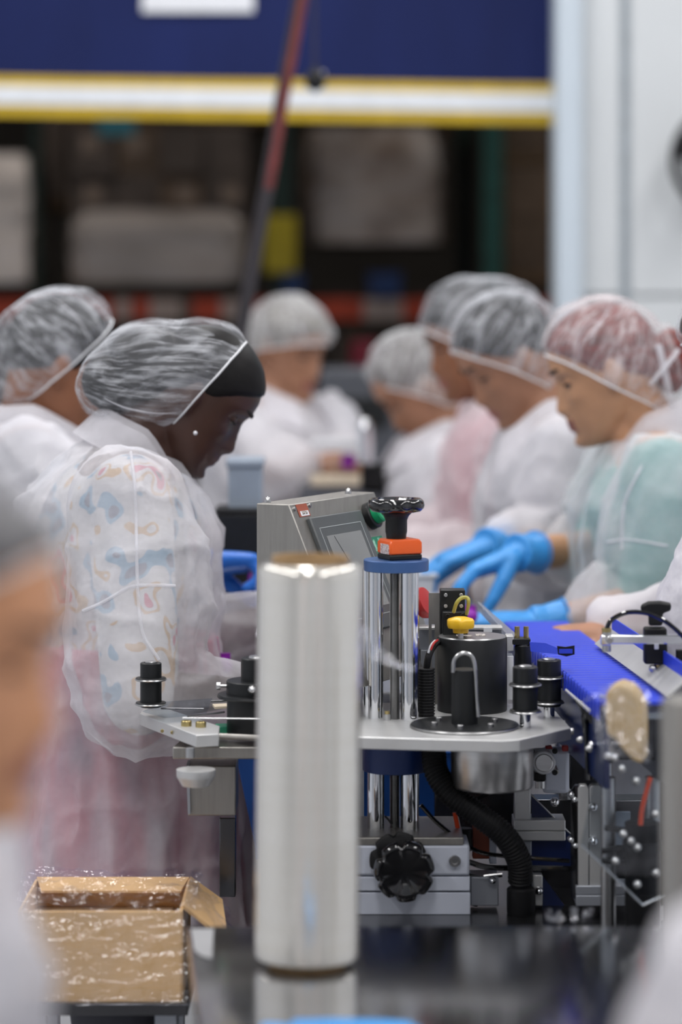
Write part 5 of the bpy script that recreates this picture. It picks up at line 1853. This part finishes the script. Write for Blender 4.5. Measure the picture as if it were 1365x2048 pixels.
bx('regulator_body', cc, ss, 'alu_pale', lm, 0.006)
for x0 in (1092, 1125):
    cc, ss = rbox(x0, 1492, x0 + 13, 1503, YG + 0.004, 0.012)
    bx('red_clip', cc, ss, 'red_button', lm)
cc, ss = rbox(1066, 1546, 1093, 1562, YG - 0.004, 0.015)
bx('elbow_fitting', cc, ss, 'black_rubber', lm, 0.002)
MB().cyl(at(1081, 1562, YG), at(1081, 1576, YG), 0.007, seg=16).build('fitting', 'steel', lm)
MB().cyl(at(1108, 1535, YG + 0.004), at(1112, 1545, YG - 0.004), 0.005, seg=12).build('fitting', 'steel', lm)
# aluminium uprights, feet and the bolted bracket
for (x0, y0, x1, y1, Y, d, mm, nm) in ((1030, 1570, 1062, 1640, 3.95, 0.03, 'aluminium', 'upright'), (1028, 1640, 1132, 1662, 3.94, 0.05, 'aluminium', 'foot_block'), (1030, 1662, 1132, 1682, 3.942, 0.05, 'aluminium', 'foot_block'),
                                        (1038, 1682, 1064, 1712, 3.95, 0.03, 'alu_dark', 'upright'), (1066, 1750, 1086, 1812, 3.90, 0.02, 'aluminium', 'fixing_block')):
    cc, ss = rbox(x0, y0, x1, y1, Y, d)
    bx(nm, cc, ss, mm, lm, 0.0015)
dome(lm, at(1110, 1603, 3.94), TOCAM, 1.1)
dome(lm, at(1078, 1781, 3.897), TOCAM, 1.0)
YK = 3.84
br = MB()
br.prism([at(1142, 1582, YK + 0.02), at(1150, 1571, YK + 0.02), at(1158, 1571, YK), at(1158, 1800, YK), at(1142, 1795, YK + 0.02)], (0.002, 0.012, 0))
br.build('bracket_cheek', 'dark_steel', lm)
for (xa, xb) in ((1157, 1178), (1180, 1203)):
    poly = [at(xa, 1576, YK), at(xa + 4, 1571, YK), at(xb - 3, 1571, YK), at(xb, 1578, YK), at(xb, 1772, YK), at(xa, 1772, YK)]
    MB().prism(poly, (0, 0.018, 0)).build('bracket_plate', 'aluminium', lm, bevel=0.001)
for (y0, y1) in ((1772, 1790), (1791, 1812)):
    cc, ss = rbox(1153, y0, 1275, y1, YK - 0.004, 0.05)
    bx('bracket_foot', cc, ss, 'alu_dark', lm, 0.001)
for (px_, py_) in ((1187, 1613), (1187, 1681)):
    dome(lm, at(px_, py_, YK), TOCAM, 1.1)
for (px_, py_) in ((1143, 1588), (1150, 1598), (1142, 1678), (1151, 1690)):
    dome(lm, at(px_, py_, YK + 0.008), TOCAM, 0.8)
# sloping dark web plates
MB().prism([at(1064, 1590, 3.96), at(1150, 1680, 3.96), at(1150, 1740, 3.96), at(1064, 1740, 3.96)], (0, 0.006, 0)).build('web_plate', 'navy_frame', lm)
MB().tube([at(1062, 1588, 3.955), at(1142, 1668, 3.955)], 0.0012, 6).build('web_edge', 'steel', lm)
MB().prism([at(1086, 1752, 3.93), at(1130, 1812, 3.93), at(1086, 1812, 3.93)], (0, 0.006, 0)).build('web_plate', 'navy_frame', lm)
cc, ss = rbox(1060, 1600, 1320, 1815, 4.05, 0.05)
bx('rear_panel', cc, ss, 'dark_steel', lm, 0.002)
cc, ss = rbox(1140, 1490, 1200, 1580, 4.0, 0.03)
bx('rear_bracket', cc, ss, 'dark_steel', lm, 0.003)
cc, ss = rbox(870, 1560, 1060, 1660, 4.12, 0.04)
bx('rear_panel', cc, ss, 'dark_steel', lm, 0.002)
# scraps of clear tape at the cabinet edge
for poly in ([(1090, 1824), (1100, 1816), (1112, 1834), (1118, 1820), (1132, 1838), (1128, 1846), (1096, 1844)], [(1142, 1815), (1156, 1815), (1156, 1845), (1143, 1844)], [(1168, 1818), (1187, 1815), (1188, 1846), (1164, 1844)]):
    MB().prism([at(x, y, 3.475) for x, y in poly], (0, 0.001, 0)).build('tape_scrap', 'film_clear', lm)

# ---- control box with touch screen
K0 = at(578, 1009, 3.98)
Wv = V((0.122, 0.25, 0)).normalized()
Nv = V((Wv.y, -Wv.x, 0))
WID = 0.285
HTc = 0.255
sl_ = math.tan(math.radians(23.6))
ct = thing('control_box', 'brushed steel control box with a sloping grey touch screen', 'control panel', (K0.x + Wv.x * 0.14, K0.y + Wv.y * 0.14, K0.z - HTc))


def kb(u, v, n=0.0):
    """point on the sloping face: u along its width, v down the slope, n off the face"""
    fn = (Nv * math.cos(math.radians(23.6)) + V((0, 0, math.sin(math.radians(23.6))))).normalized()
    dn = (Nv * math.sin(math.radians(23.6)) - V((0, 0, math.cos(math.radians(23.6)))))
    return K0 + Wv * u + dn * v + fn * n


vs_side = [K0, K0 - Nv * 0.052, K0 - Nv * 0.052 - V((0, 0, HTc)), K0 + Nv * (sl_ * HTc) - V((0, 0, HTc))]
MB().prism(vs_side, Wv * WID).build('housing', 'brushed', ct, bevel=0.0015)


def face_slab(name, u0, u1, v0, v1, n0, n1, m, parent=ct, bevel=0.001):
    lo = [kb(u0, v0, n0), kb(u1, v0, n0), kb(u1, v1, n0), kb(u0, v1, n0)]
    fn = kb(0, 0, 1) - kb(0, 0, 0)
    return MB().prism(lo, fn * (n1 - n0)).build(name, m, parent, bevel=bevel)


scr = face_slab('screen_bezel', 0.034, 0.203, 0.025, 0.205, -0.001, 0.007, 'screen_bezel', bevel=0.002)
for (u0, u1, v0, v1) in ((0.050, 0.187, 0.0425, 0.0435), (0.050, 0.187, 0.183, 0.184), (0.050, 0.0512, 0.043, 0.184), (0.186, 0.187, 0.043, 0.184)):
    face_slab('screen_line', u0, u1, v0, v1, 0.0068, 0.0074, 'screen_line', scr, 0)
face_slab('screen', 0.062, 0.176, 0.056, 0.172, 0.0066, 0.0076, 'screen_glass', scr, 0)
MB().tube([kb(0.085, 0.058, 0.0078), kb(0.108, 0.115, 0.0078)], 0.0005, 5).build('screen_scratch', 'screen_bezel', scr)
st_ = face_slab('sticker', 0.018, 0.052, 0.002, 0.021, 0.0003, 0.0008, 'sticker_rust', ct, 0)
face_slab('sticker_barcode', 0.0235, 0.049, 0.0125, 0.0200, 0.0006, 0.0010, 'label_white', st_, 0)
face_slab('barcode', 0.028, 0.045, 0.0128, 0.0180, 0.0008, 0.0012, 'sticker_code', st_, 0)
for (u, v) in ((0.010, 0.008), (0.060, 0.006)):
    bolt(ct, kb(u, v, 0.0), (0, math.radians(66), math.atan2(Nv.y, Nv.x)), 0.6, 'steel')
for (u, d) in ((0.02, -0.044), (0.235, -0.02)):
    p = K0 + Wv * u + Nv * d
    dome(ct, p, (0, 0, 0), 0.8, 'steel')
fn_ = kb(0, 0, 1) - kb(0, 0, 0)
gb = MB().lathe([(0.021, 0), (0.021, 0.010), (0.019, 0.012), (0.001, 0.012)], kb(0.236, 0.036, 0), fn_, 32).build('button_bezel', 'black_anod', ct)
MB().lathe([(0.016, 0.010), (0.016, 0.022), (0.014, 0.024), (0.001, 0.0245)], kb(0.236, 0.036, 0), fn_, 28).build('button_cap', 'green_button', gb)
tg = face_slab('button_tag', 0.206, 0.250, 0.068, 0.106, 0.0003, 0.001, 'green_tag', ct, 0)
rbn = MB().lathe([(0.012, 0), (0.012, 0.018), (0.022, 0.020), (0.024, 0.026), (0.022, 0.034), (0.001, 0.037)], kb(0.245, 0.185, 0), fn_, 32).build('stop_button', 'red_button', ct)


# two columns of small pale strokes printed along the slope of the tag
face_slab('tag_print', 0.2130, 0.2200, 0.0720, 0.0900, 0.0008, 0.0013, 'tag_strokes', tg, 0)
face_slab('tag_print', 0.2330, 0.2400, 0.0705, 0.0880, 0.0008, 0.0013, 'tag_strokes', tg, 0)
# pedestal carrying the box
MB().box(K0 + Wv * 0.14 + V((0.02, 0, 0)) - V((0, 0, HTc + (K0.z - HTc - ZD) / 2)), (0.04, 0.04, K0.z - HTc - ZD), rotz(math.atan2(Wv.y, Wv.x))).build('pedestal', 'steel', ct)

# ---- blue tub behind the machine
YBn = 4.24
lo0, lo1, hi0, hi1 = at(512, 1690, YBn), at(905, 1690, YBn), at(470, 1505, YBn), at(930, 1505, YBn)
bn = thing('blue_tub', 'large blue plastic tub behind the machine columns', 'tub', ((lo0.x + lo1.x) / 2, YBn + 0.08, ZD))
def q4(a, b, z, d0, d1):
    return [V((a, YBn + d0, z)), V((b, YBn + d0, z)), V((b, YBn + d1, z)), V((a, YBn + d1, z))]
MB().loft([q4(lo0.x, lo1.x, ZD, 0.01, 0.14), q4(lo0.x - 0.002, lo1.x + 0.002, lo0.z, 0.008, 0.142), q4(hi0.x, hi1.x, hi0.z, 0, 0.15), q4(hi0.x + 0.004, hi1.x - 0.004, hi0.z, 0.004, 0.146),
           q4(lo0.x + 0.004, lo1.x - 0.004, ZD + 0.01, 0.014, 0.136)]).build('tub_body', 'bin_blue', bn, bevel=0.004)
MB().tube([V((hi0.x, YBn, hi0.z)), V((hi1.x, YBn, hi0.z)), V((hi1.x, YBn + 0.15, hi0.z)), V((hi0.x, YBn + 0.15, hi0.z))], 0.005, 8, True).build('tub_rim', 'bin_blue', bn)

# ------------------------------------------------------------------ conveyor with blue modular belt
ZV = H - 640 / F * 4.6
nearL, nearR, farL, farR = atz(1195, 1391, ZV), atz(1334, 1391, ZV), atz(1010, 1240, ZV), atz(1130, 1240, ZV)
bd = ((farL + farR) / 2 - (nearL + nearR) / 2)
BL = bd.length
bd.normalize()
bs = V((bd.y, -bd.x, 0))
BW = 0.100
b0 = (nearL + nearR) / 2 - bd * 0.05
cv = thing('conveyor', 'conveyor with bright blue modular belt running towards the workers', 'conveyor', (b0.x + bd.x * 0.5, b0.y + bd.y * 0.5, ZD))
PITCH = 0.0254
nrow = int((BL + 0.05) / PITCH)
pw = PITCH * 0.88


def _row(mb):
    # one belt module row: a slab with rounded lips, hinge rib and a tooth on the open side
    prof = [(-pw / 2, -0.006), (-pw / 2, -0.0015), (-pw / 2 + 0.003, 0.0), (pw / 2 - 0.004, 0.0), (pw / 2 - 0.001, -0.0012), (pw / 2, -0.004), (pw / 2, -0.007), (0, -0.009)]
    l_ = [V((-BW / 2, y, z)) for y, z in prof]
    mb.prism(l_, (BW, 0, 0))
    tooth = [(-0.0075, -0.012), (-0.0065, 0.000), (-0.004, 0.0065), (0, 0.0085), (0.004, 0.0065), (0.0065, 0.000), (0.0075, -0.012), (0.006, -0.018), (-0.006, -0.018)]
    mb.prism([V((-BW / 2 - 0.004, y, z - 0.008)) for y, z in tooth], (0.004, 0, 0))


ang = math.atan2(bd.y, bd.x) - PI / 2
for i in range(nrow):
    piece('beltrow', _row, 'belt_row', 'belt_blue', cv, b0 + bd * (PITCH * (i + 0.5)), (0, 0, ang))
RB = rotz(ang)
LT = nrow * PITCH
mid = b0 + bd * (LT / 2)
for sx, mm in ((-1, 'navy_frame'), (1, 'alu_dark')):
    MB().box(mid + bs * (sx * (BW / 2 - 0.008)) + V((0, 0, -0.065)), (0.008, LT, 0.10), RB).build('side_frame', mm, cv, bevel=0.001)
MB().box(mid + V((0, 0, -0.020)), (BW - 0.03, LT, 0.008), RB).build('slider_bed', 'alu_dark', cv)
for t_ in (0.06, 0.42, LT - 0.06):
    for sx in (-1, 1):
        p = b0 + bd * t_ + bs * (sx * 0.03)
        MB().cyl((p.x, p.y, ZD), (p.x, p.y, ZV - 0.11), 0.010, seg=16).build('leg', 'steel', cv)
endp = b0 + bd * LT
MB().cyl(endp - bs * (BW / 2) + V((0, 0, -0.012)), endp + bs * (BW / 2) + V((0, 0, -0.012)), 0.012, seg=20).build('end_roller', 'belt_blue', cv)
for k in range(8):
    p = b0 + bd * (0.05 + 0.075 * k) - bs * (BW / 2 - 0.004 + 0.008) + V((0, 0, -0.07))
    dome(cv, p, (0, -PI / 2, ang), 0.8, 'steel')
# right guide rail: tilted metal flange with an upright clear fin, its reflected blue painted on
g0, g1 = b0 + bd * 0.0, b0 + bd * 0.56
for (nm, mm, prof) in (('guide_flange', 'aluminium', [(0.036, 0.006), (0.040, 0.003), (0.066, 0.026), (0.064, 0.029)]), ('guide_strip', 'belt_blue', [(0.0625, 0.025), (0.0650, 0.025), (0.0650, 0.046), (0.0625, 0.046)])):
    MB().prism([g0 + bs * x + V((0, 0, z)) for x, z in prof], g1 - g0).build(nm, mm, cv, bevel=0.0006)
dome(cv, g0 + bd * 0.16 + bs * 0.052 + V((0, 0, 0.018)), (0, -PI / 4, ang), 0.9, 'steel')
# clear guide strip on the left and its metal edge
g2, g3 = b0 + bd * 0.0, b0 + bd * 0.20
MB().prism([g2 + bs * x + V((0, 0, z)) for x, z in ((-0.066, -0.014), (-0.064, -0.013), (-0.064, -0.011), (-0.066, -0.012))], g3 - g2).build('guide_edge', 'aluminium', cv)
MB().prism([at(955, 1203, 4.35), at(962, 1206, 4.35), at(1038, 1272, 4.12), at(1020, 1275, 4.12)], (0, 0, -0.012)).build('clear_guide', 'acrylic_edge', cv)
# blue finger with a black clip
MB().prism([at(1060, 1284, 4.0), at(1092, 1286, 3.99), at(1116, 1296, 3.97), at(1138, 1297, 3.96), at(1138, 1308, 3.96), at(1110, 1308, 3.97), at(1062, 1303, 4.0)], (0.001, 0.003, 0)).build('blue_finger', 'belt_blue', cv)
MB().prism([at(1115, 1292, 3.955), at(1132, 1294, 3.955), at(1150, 1291, 3.955), at(1150, 1309, 3.955), at(1134, 1313, 3.955), at(1117, 1309, 3.955)], (0, 0.002, 0)).build('finger_clip', 'black_rubber', cv)
MB().prism([at(1119, 1298, 3.953), at(1146, 1298, 3.953), at(1146, 1307, 3.953), at(1119, 1307, 3.953)], (0, 0.001, 0)).build('clip_insert', 'belt_blue', cv)

# ---- photo sensor arm over the belt
YA = 3.80
sa = thing('sensor_arm', 'chrome sensor arm with a black T-knob above the blue belt', 'sensor', tuple(at(1312, 1400, YA)))
MB().prism([at(1222, 1271, YA), at(1420, 1270, YA), at(1420, 1289, YA), at(1222, 1288, YA)], (0, 0.010, 0)).build('arm_bar', 'chrome', sa, bevel=0.0012)
MB().cyl(at(1214, 1303, YA + 0.005), at(1214, 1262, YA + 0.005), 0.0060, seg=20).build('sensor_barrel', 'steel', sa)
MB().cyl(at(1214, 1264, YA + 0.005), at(1214, 1256, YA + 0.005), 0.0064, seg=20).build('barrel_nut', 'gold_brass', sa)
bx('clamp', at(1212, 1280, YA + 0.002), (0.013, 0.012, 0.014), 'chrome', sa)
bolt(sa, at(1220, 1280, YA - 0.004), TOCAM, 1.0, 'steel')
MB().tube(spline([at(1214, 1258, YA + 0.005), at(1222, 1242, YA + 0.005), at(1243, 1229, YA + 0.005), at(1268, 1224, YA + 0.005), at(1300, 1228, YA + 0.003), at(1332, 1243, YA - 0.002), at(1362, 1268, YA - 0.004),
                  at(1400, 1310, YA - 0.004)], 6), 0.0032, 10).build('sensor_cable', 'black_gloss', sa)
YT = 3.83
MB().prism([at(1281, 1212, YT), at(1296, 1205, YT), at(1320, 1204, YT), at(1342, 1208, YT), at(1343, 1222, YT), at(1330, 1226, YT), at(1326, 1228, YT), at(1326, 1252, YT), at(1298, 1252, YT), at(1297, 1228, YT), at(1283, 1223, YT)],
           (0.003, 0.020, 0.0)).build('t_knob', 'black_rubber', sa, bevel=0.003)
MB().prism([at(1290, 1256, YT), at(1335, 1256, YT), at(1337, 1329, YT), at(1290, 1329, YT)], (0, 0.022, 0)).build('clamp_body', 'black_rubber', sa, bevel=0.003)
bx('clamp_slot', at(1314, 1293, YT - 0.0005), (0.006, 0.002, 0.008), 'white_plastic', sa)
MB().cyl(at(1317, 1329, YT + 0.012), at(1317, 1400, YT + 0.012), 0.006, seg=14).build('clamp_post', 'gold_brass', sa)
MB().cyl(at(1330, 1350, 3.86), at(1420, 1350, 3.86), 0.0048, seg=16).build('cross_rod', 'chrome', sa)
bx('rod_clip', at(1360, 1312, 3.86), (0.010, 0.01, 0.018), 'black_rubber', sa)
MB().cyl(at(1317, 1398, YT + 0.012), V((at(1317, 0, YT).x, YT + 0.012, ZD)), 0.008, seg=14).build('stand_rod', 'steel', sa)

# ---- acrylic guard with dome nuts, drive parts behind it
YU = 3.60
ag = thing('acrylic_guard', 'clear acrylic guard with domed nuts at the right of the machine', 'guard', tuple(at(1250, 1808, YU)))
gpoly = [(1200, 1392), (1300, 1405), (1330, 1420), (1330, 1790), (1286, 1810), (1205, 1730), (1163, 1690), (1190, 1560)]
MB().prism([at(x, y, YU) for x, y in gpoly], (0, 0.005, 0)).build('guard_sheet', 'acrylic', ag)
for k in range(len(gpoly)):
    if k in (3, 4, 5, 0):
        a, b = gpoly[k], gpoly[(k + 1) % len(gpoly)]
        MB().tube([at(*a, YU + 0.002), at(*b, YU + 0.002)], 0.0016, 6).build('guard_edge', 'acrylic_edge', ag)
for (px_, py_) in ((1244, 1537), (1273, 1561), (1247, 1667), (1262, 1681), (1275, 1694), (1231, 1721), (1275, 1768), (1311, 1627), (1312, 1745), (1218, 1512), (1229, 1515)):
    dome(ag, at(px_, py_, YU), TOCAM, 0.85, 'steel')
du = thing('drive_unit', 'dark drive housing with round motor behind the clear guard', 'motor', tuple(at(1280, 1815, 3.72)))
YV = 3.70
MB().lathe([(0.022, 0), (0.023, 0.002), (0.023, zz(1645, YV) - ZD), (0.020, zz(1643, YV) - ZD)], (at(1285, 0, YV).x, YV, ZD), (0, 0, 1), 32).build('motor_body', 'black_rubber', du)
MB().lathe([(0.026, 0), (0.026, 0.012)], (at(1285, 0, YV).x, YV, zz(1700, YV)), (0, 0, 1), 32).build('motor_band', 'black_anod', du)
cc, ss = rbox(1205, 1400, 1330, 1520, YV + 0.06, 0.03)
bx('side_plate', cc, ss, 'dark_steel', du, 0.002)
MB().prism([at(1160, 1400, 3.80), at(1215, 1450, 3.72), at(1218, 1530, 3.72), at(1208, 1530, 3.72), at(1200, 1470, 3.74), at(1163, 1425, 3.80)], (0.006, 0.012, 0)).build('gooseneck_arm', 'dark_steel', du, bevel=0.001)
MB().prism([at(1163, 1430, 3.79), at(1175, 1440, 3.79), at(1186, 1560, 3.79), at(1176, 1560, 3.79)], (0.002, 0.010, 0)).build('strut', 'black_rubber', du)
MB().tube(spline([at(1152, 1398, 3.80), at(1168, 1425, 3.79), at(1172, 1470, 3.78), at(1176, 1560, 3.78)], 6), 0.0028, 8).build('cable', 'black_gloss', du)
for (a, b) in (((1205, 1702), (1268, 1694)), ((1205, 1722), (1268, 1722)), ((1210, 1655), (1255, 1662))):
    MB().tube([at(*a, YV), at(*b, YV)], 0.0040, 8).build('drive_belt', 'black_rubber', du)
MB().tube(spline([at(1302, 1555, 3.66), at(1292, 1590, 3.66), at(1285, 1620, 3.66), at(1282, 1650, 3.66)], 5), 0.0032, 8).build('orange_tube', 'orange_tube', du)
cc, ss = rbox(1205, 1625, 1262, 1690, 3.86, 0.01)
bx('pale_panel', cc, ss, 'grey_tub', du, 0)
cc, ss = rbox(1300, 1560, 1345, 1812, YV + 0.04, 0.04)
bx('dark_column', cc, ss, 'dark_steel', du, 0.002)
dome(du, at(1184, 1490, 3.74), TOCAM, 0.9)

# ---- tan disc wrapped in film
YZ = 3.50
tw = thing('wrapped_disc', 'tan paper reel end wrapped in crumpled clear film', 'paper reel', tuple(at(1240, 1540, YZ)))
pl = [(1213, 1386), (1222, 1374), (1238, 1368), (1258, 1374), (1274, 1390), (1284, 1410), (1287, 1440), (1287, 1480), (1286, 1528), (1268, 1522), (1246, 1500), (1230, 1478), (1214, 1470), (1212, 1430)]
MB().prism([at(x, y, YZ) for x, y in pl], (0.012, 0.05, 0)).build('paper_reel', 'tan_disc', tw, bevel=0.004)
sheet('crumpled_film', lambda u, v: at(1196 + 100 * u + 6 * math.sin(v * 9), 1376 + 150 * v - 14 * math.sin(u * PI), YZ - 0.010 - 0.012 * math.sin(u * PI)), 40, 44, 'film_clear', tw, 0.012, (60, 60, 60), 5, (0, -1, 0))
sheet('film_wisp', lambda u, v: at(1212 - 62 * u, 1384 + 34 * u * u + 18 * v * (1 - u) + 2 * math.sin(u * 9), YZ - 0.012 + 0.03 * u), 24, 6, 'film_clear', tw, 0.006, (60, 60, 60), 9, (0, -1, 0.4))

# ------------------------------------------------------------------ the workers
def ey(c, ax):
    return (V(c), [V((ax[0], 0, 0)), V((0, ax[1], 0)), V((0, 0, ax[2]))])


RIGHT, LEFT = 0.0, PI
# near woman at the labelling machine (looks down to the right)
Y = 4.4
person('woman with deep brown skin, big puffy hairnet and earring, bending over the labelling machine', at(398, 786, Y), RIGHT + 0.04, math.radians(39), at(272, 900, Y), at(225, 1440, Y), 'skin_deep', 'lip_deep', 'hair_black',
       (0.062, 0.0, -0.06), (at(506, 692, Y), at(360, 852, Y), at(190, 752, Y), 0.094, 0.22, (-0.012, 0, 0.004)), 'net_white', 'coat_sheer', 'shirt_print', 'trouser_dark', roll=0.0, body_yaw=0.05,
       arms={-1: dict(elbow=at(282, 1392, 4.14), wrist=at(438, 1385, 4.16), rs=0.094, re=0.088, rc=0.046, palm=(0, 0.3, -1)),
             1: dict(elbow=at(372, 1290, 4.62), wrist=at(560, 1235, 4.62), rs=0.060, re=0.055, rc=0.05)},
       voxel=0.0040, cvoxel=0.0068, hs=0.92, hair_t=0.019, net_r=0.97, front_hair=True, skirt='trouser_plum', hem=at(0, 1860, Y).z, bun=[ey(at(232, 762, Y), (0.055, 0.065, 0.05)), ey(at(300, 730, Y), (0.075, 0.08, 0.062))], earring=at(391, 866, Y - 0.082), seed=3, belly=0.035, fold=1.0,
       group='workers in white coats', hem_shift=(0.02, 0, 0), sw=0.165,
       seams=[[at(262, 905, Y), at(272, 1000, Y), at(275, 1150, Y), at(285, 1260, Y), at(318, 1320, Y)], [at(165, 1222, Y), at(205, 1205, Y), at(258, 1175, Y), at(300, 1171, Y), at(350, 1172, Y)]])
# man behind her at the left
Y = 5.0
person('man with brown skin and sideburn at far left, in hairnet behind the near woman', at(112, 728, Y), 0.32, math.radians(22), at(62, 850, Y), at(20, 1330, Y), 'skin_brown', 'lip_mid', 'hair_black', (0.07, -0.012, -0.05),
       (at(222, 640, Y), at(36, 800, Y), at(20, 622, Y), 0.098, 0.22, (0.0, 0, 0)), 'net_white', 'coat_white', 'shirt_grey', 'trouser_dark', body_yaw=0.15,
       arms={-1: dict(elbow=at(235, 1180, 4.72), wrist=at(394, 1124, 4.74), cuff=0.56, rc=0.048, re=0.06, hd=(0.95, 0.1, -0.02), palm=(0, -0.25, -1), glove='glove_deep', curl=[(0.1, 0.1, 0.05), (0.9, 1.0, 0.6), (1.0, 1.1, 0.6), (1.0, 1.1, 0.6)], point=True,
                      thumb=(0.8, 0.3, 0.6))}, seed=8, front_hair=True, group='workers in white coats')
# far woman with pale hair, facing three quarters
Y = 6.9
person('woman with pale hair facing the camera at the far end of the bench', at(578, 694, Y), math.radians(-38), math.radians(16), at(556, 800, Y), at(556, 1090, Y), 'skin_tan', 'lip_mid', 'hair_blonde', (0.06, -0.01, -0.06),
       (at(634, 688, Y - 0.1), at(512, 706, Y + 0.06), at(566, 602, Y), 0.094, 0.16), 'net_pale', 'coat_white', 'shirt_white', 'trouser_dark', body_yaw=math.radians(-40),
       arms={-1: dict(elbow=at(520, 950, 6.72), wrist=at(618, 925, 6.58), hd=(0.9, -0.2, -0.05), palm=(0.2, 0.5, -0.8)), 1: dict(elbow=at(660, 930, 6.9), wrist=at(690, 935, 6.72))}, seed=11, group='workers in white coats', fold=1.2)
# right row, nearest: pink-looking hairnet over red hair, green shirt
Y = 5.0
person('woman with red hair and green shirt under her coat, standing behind the blue belt', at(1213, 738, Y), LEFT - 0.02, math.radians(20), at(1297, 868, Y), at(1330, 1330, Y), 'skin_light', 'lip_mid', 'hair_red', (0.06, -0.008, -0.06),
       (at(1103, 712, Y), at(1324, 822, Y), at(1262, 622, Y), 0.094, 0.18), 'net_rose', 'coat_sheer', 'shirt_green', 'trouser_dark', body_yaw=LEFT + 0.05, bun=[ey(at(1342, 722, Y), (0.035, 0.05, 0.06))],
       knot=[(at(1318, 690, Y - 0.08), at(1352, 850, Y - 0.04), 0.006), (at(1300, 770, Y - 0.085), at(1358, 700, Y - 0.06), 0.004)],
       arms={1: dict(elbow=at(1300, 1205, 4.79), wrist=at(1092, 1248, 4.76), hd=(-1, 0, 0.06), palm=(0, 0, -1), glove='glove_blue', cuff=0.42, rc=0.066, rs=0.086, re=0.080, curl=(0.12, 0.15, 0.1)),
             -1: dict(elbow=at(1205, 1098, 5.15), wrist=at(1046, 1106, 4.98), hd=(-0.93, -0.1, -0.33), palm=(-0.3, -0.15, -1), glove='glove_blue', cuff=0.34, rc=0.055, curl=[(0.45, 0.5, 0.35), (0.5, 0.55, 0.35), (0.55, 0.6, 0.4), (0.6, 0.6, 0.4)],
                      spread=0.10, thumb=(0.8, 0.25, 0.75))}, seed=14, group='workers in white coats', cvoxel=0.0085, voxel=0.0045, belly=0.03,
       seams=[[at(1285, 930, Y), at(1250, 1010, Y), at(1245, 1100, Y)], [at(1215, 1085, Y), at(1260, 1080, Y), at(1335, 1092, Y)]])
# right row, second
Y = 5.5
person('woman with dark hair in a white hairnet, second in the right row', at(1020, 712, Y), LEFT + 0.25, math.radians(34), at(1092, 838, Y), at(1150, 1280, Y), 'skin_tan', 'lip_mid', 'hair_black', (0.06, 0.0, -0.06),
       (at(905, 702, Y), at(1092, 776, Y), at(1056, 606, Y), 0.090, 0.20), 'net_white', 'coat_white', 'shirt_grey', 'trouser_dark', body_yaw=LEFT + 0.1,
       arms={1: dict(elbow=at(1110, 1085, 5.28), wrist=at(985, 1092, 5.15), hd=(-0.95, -0.1, -0.28), palm=(-0.2, 0, -1), glove='glove_blue', cuff=0.80, curl=(0.4, 0.5, 0.35), spread=0.08)}, seed=19, group='workers in white coats')
# right row, third
Y = 6.0
person('tall woman in a pinkish coat with grey hairnet, third in the right row', at(945, 676, Y), LEFT + 0.1, math.radians(18), at(1008, 788, Y), at(1045, 1200, Y), 'skin_brown', 'lip_mid', 'hair_black', (0.06, 0.0, -0.06),
       (at(838, 656, Y), at(1012, 742, Y), at(1040, 566, Y), 0.090, 0.20), 'net_white', 'coat_pink', 'shirt_rose', 'trouser_dark', body_yaw=LEFT + 0.15, seed=23, group='workers in white coats')
# right row, fourth (small, far)
Y = 6.5
person('short worker bowed low, farthest in the right row', at(836, 768, Y), LEFT + 0.15, math.radians(42), at(880, 872, Y), at(920, 1180, Y), 'skin_tan', 'lip_mid', 'hair_brown', (0.06, 0.0, -0.06),
       (at(757, 768, Y), at(890, 806, Y), at(838, 690, Y), 0.088, 0.14), 'net_pale', 'coat_white', 'shirt_white', 'trouser_dark', seed=29, group='workers in white coats', sw=0.16)
# sleeve at the right frame edge belongs to a worker standing outside
Y = 4.35
person('worker at the right frame edge, only a white sleeve in view', at(1500, 700, Y), LEFT, math.radians(20), at(1580, 850, Y), at(1610, 1400, Y), 'skin_tan', 'lip_mid', 'hair_brown', (0.06, 0.0, -0.06),
       (at(1385, 690, Y), at(1610, 800, Y), at(1560, 590, Y), 0.092, 0.18), 'net_white', 'coat_white', 'shirt_white', 'trouser_dark', seed=31, group='workers in white coats',
       arms={1: dict(elbow=at(1425, 1225, 4.17), wrist=at(1510, 1420, 4.15))})
# strongly blurred person in the left foreground
Y = 1.9
person('blurred person in the left foreground wearing a hairnet', at(-150, 1280, Y), math.radians(-12), math.radians(10), at(-325, 1650, Y), at(-450, 2700, Y), 'skin_warm', 'lip_mid', 'hair_grey', (0.075, 0.0, -0.06),
       (at(115, 1110, Y), at(-430, 1390, Y), at(-230, 930, Y), 0.092, 0.14), 'net_sheer', 'coat_white', 'shirt_white', 'trouser_dark', seed=37, group='workers in white coats', hs=0.95,
       arms={-1: dict(elbow=at(-400, 2600, 1.7), wrist=at(-150, 2850, 1.68)), 1: dict(elbow=at(-400, 2600, 2.1), wrist=at(-150, 2850, 2.06))})
# blurred coat at the lower right edge
Y = 2.0
person('blurred white coat entering the lower right corner of the frame', at(2000, 900, Y), math.radians(180), math.radians(10), at(2080, 1300, Y), at(2080, 2500, Y), 'skin_tan', 'lip_mid', 'hair_brown', (0.06, 0.0, -0.06),
       (at(1740, 860, Y), at(2240, 1050, Y), at(2020, 600, Y), 0.092, 0.14), 'net_white', 'coat_white', 'shirt_grey', 'trouser_dark', seed=41, group='workers in white coats',
       arms={1: dict(elbow=at(1520, 2120, 1.9), wrist=at(1640, 2700, 1.85), re=0.085), -1: dict(elbow=at(1900, 2300, 2.25), wrist=at(1900, 2900, 2.2))})
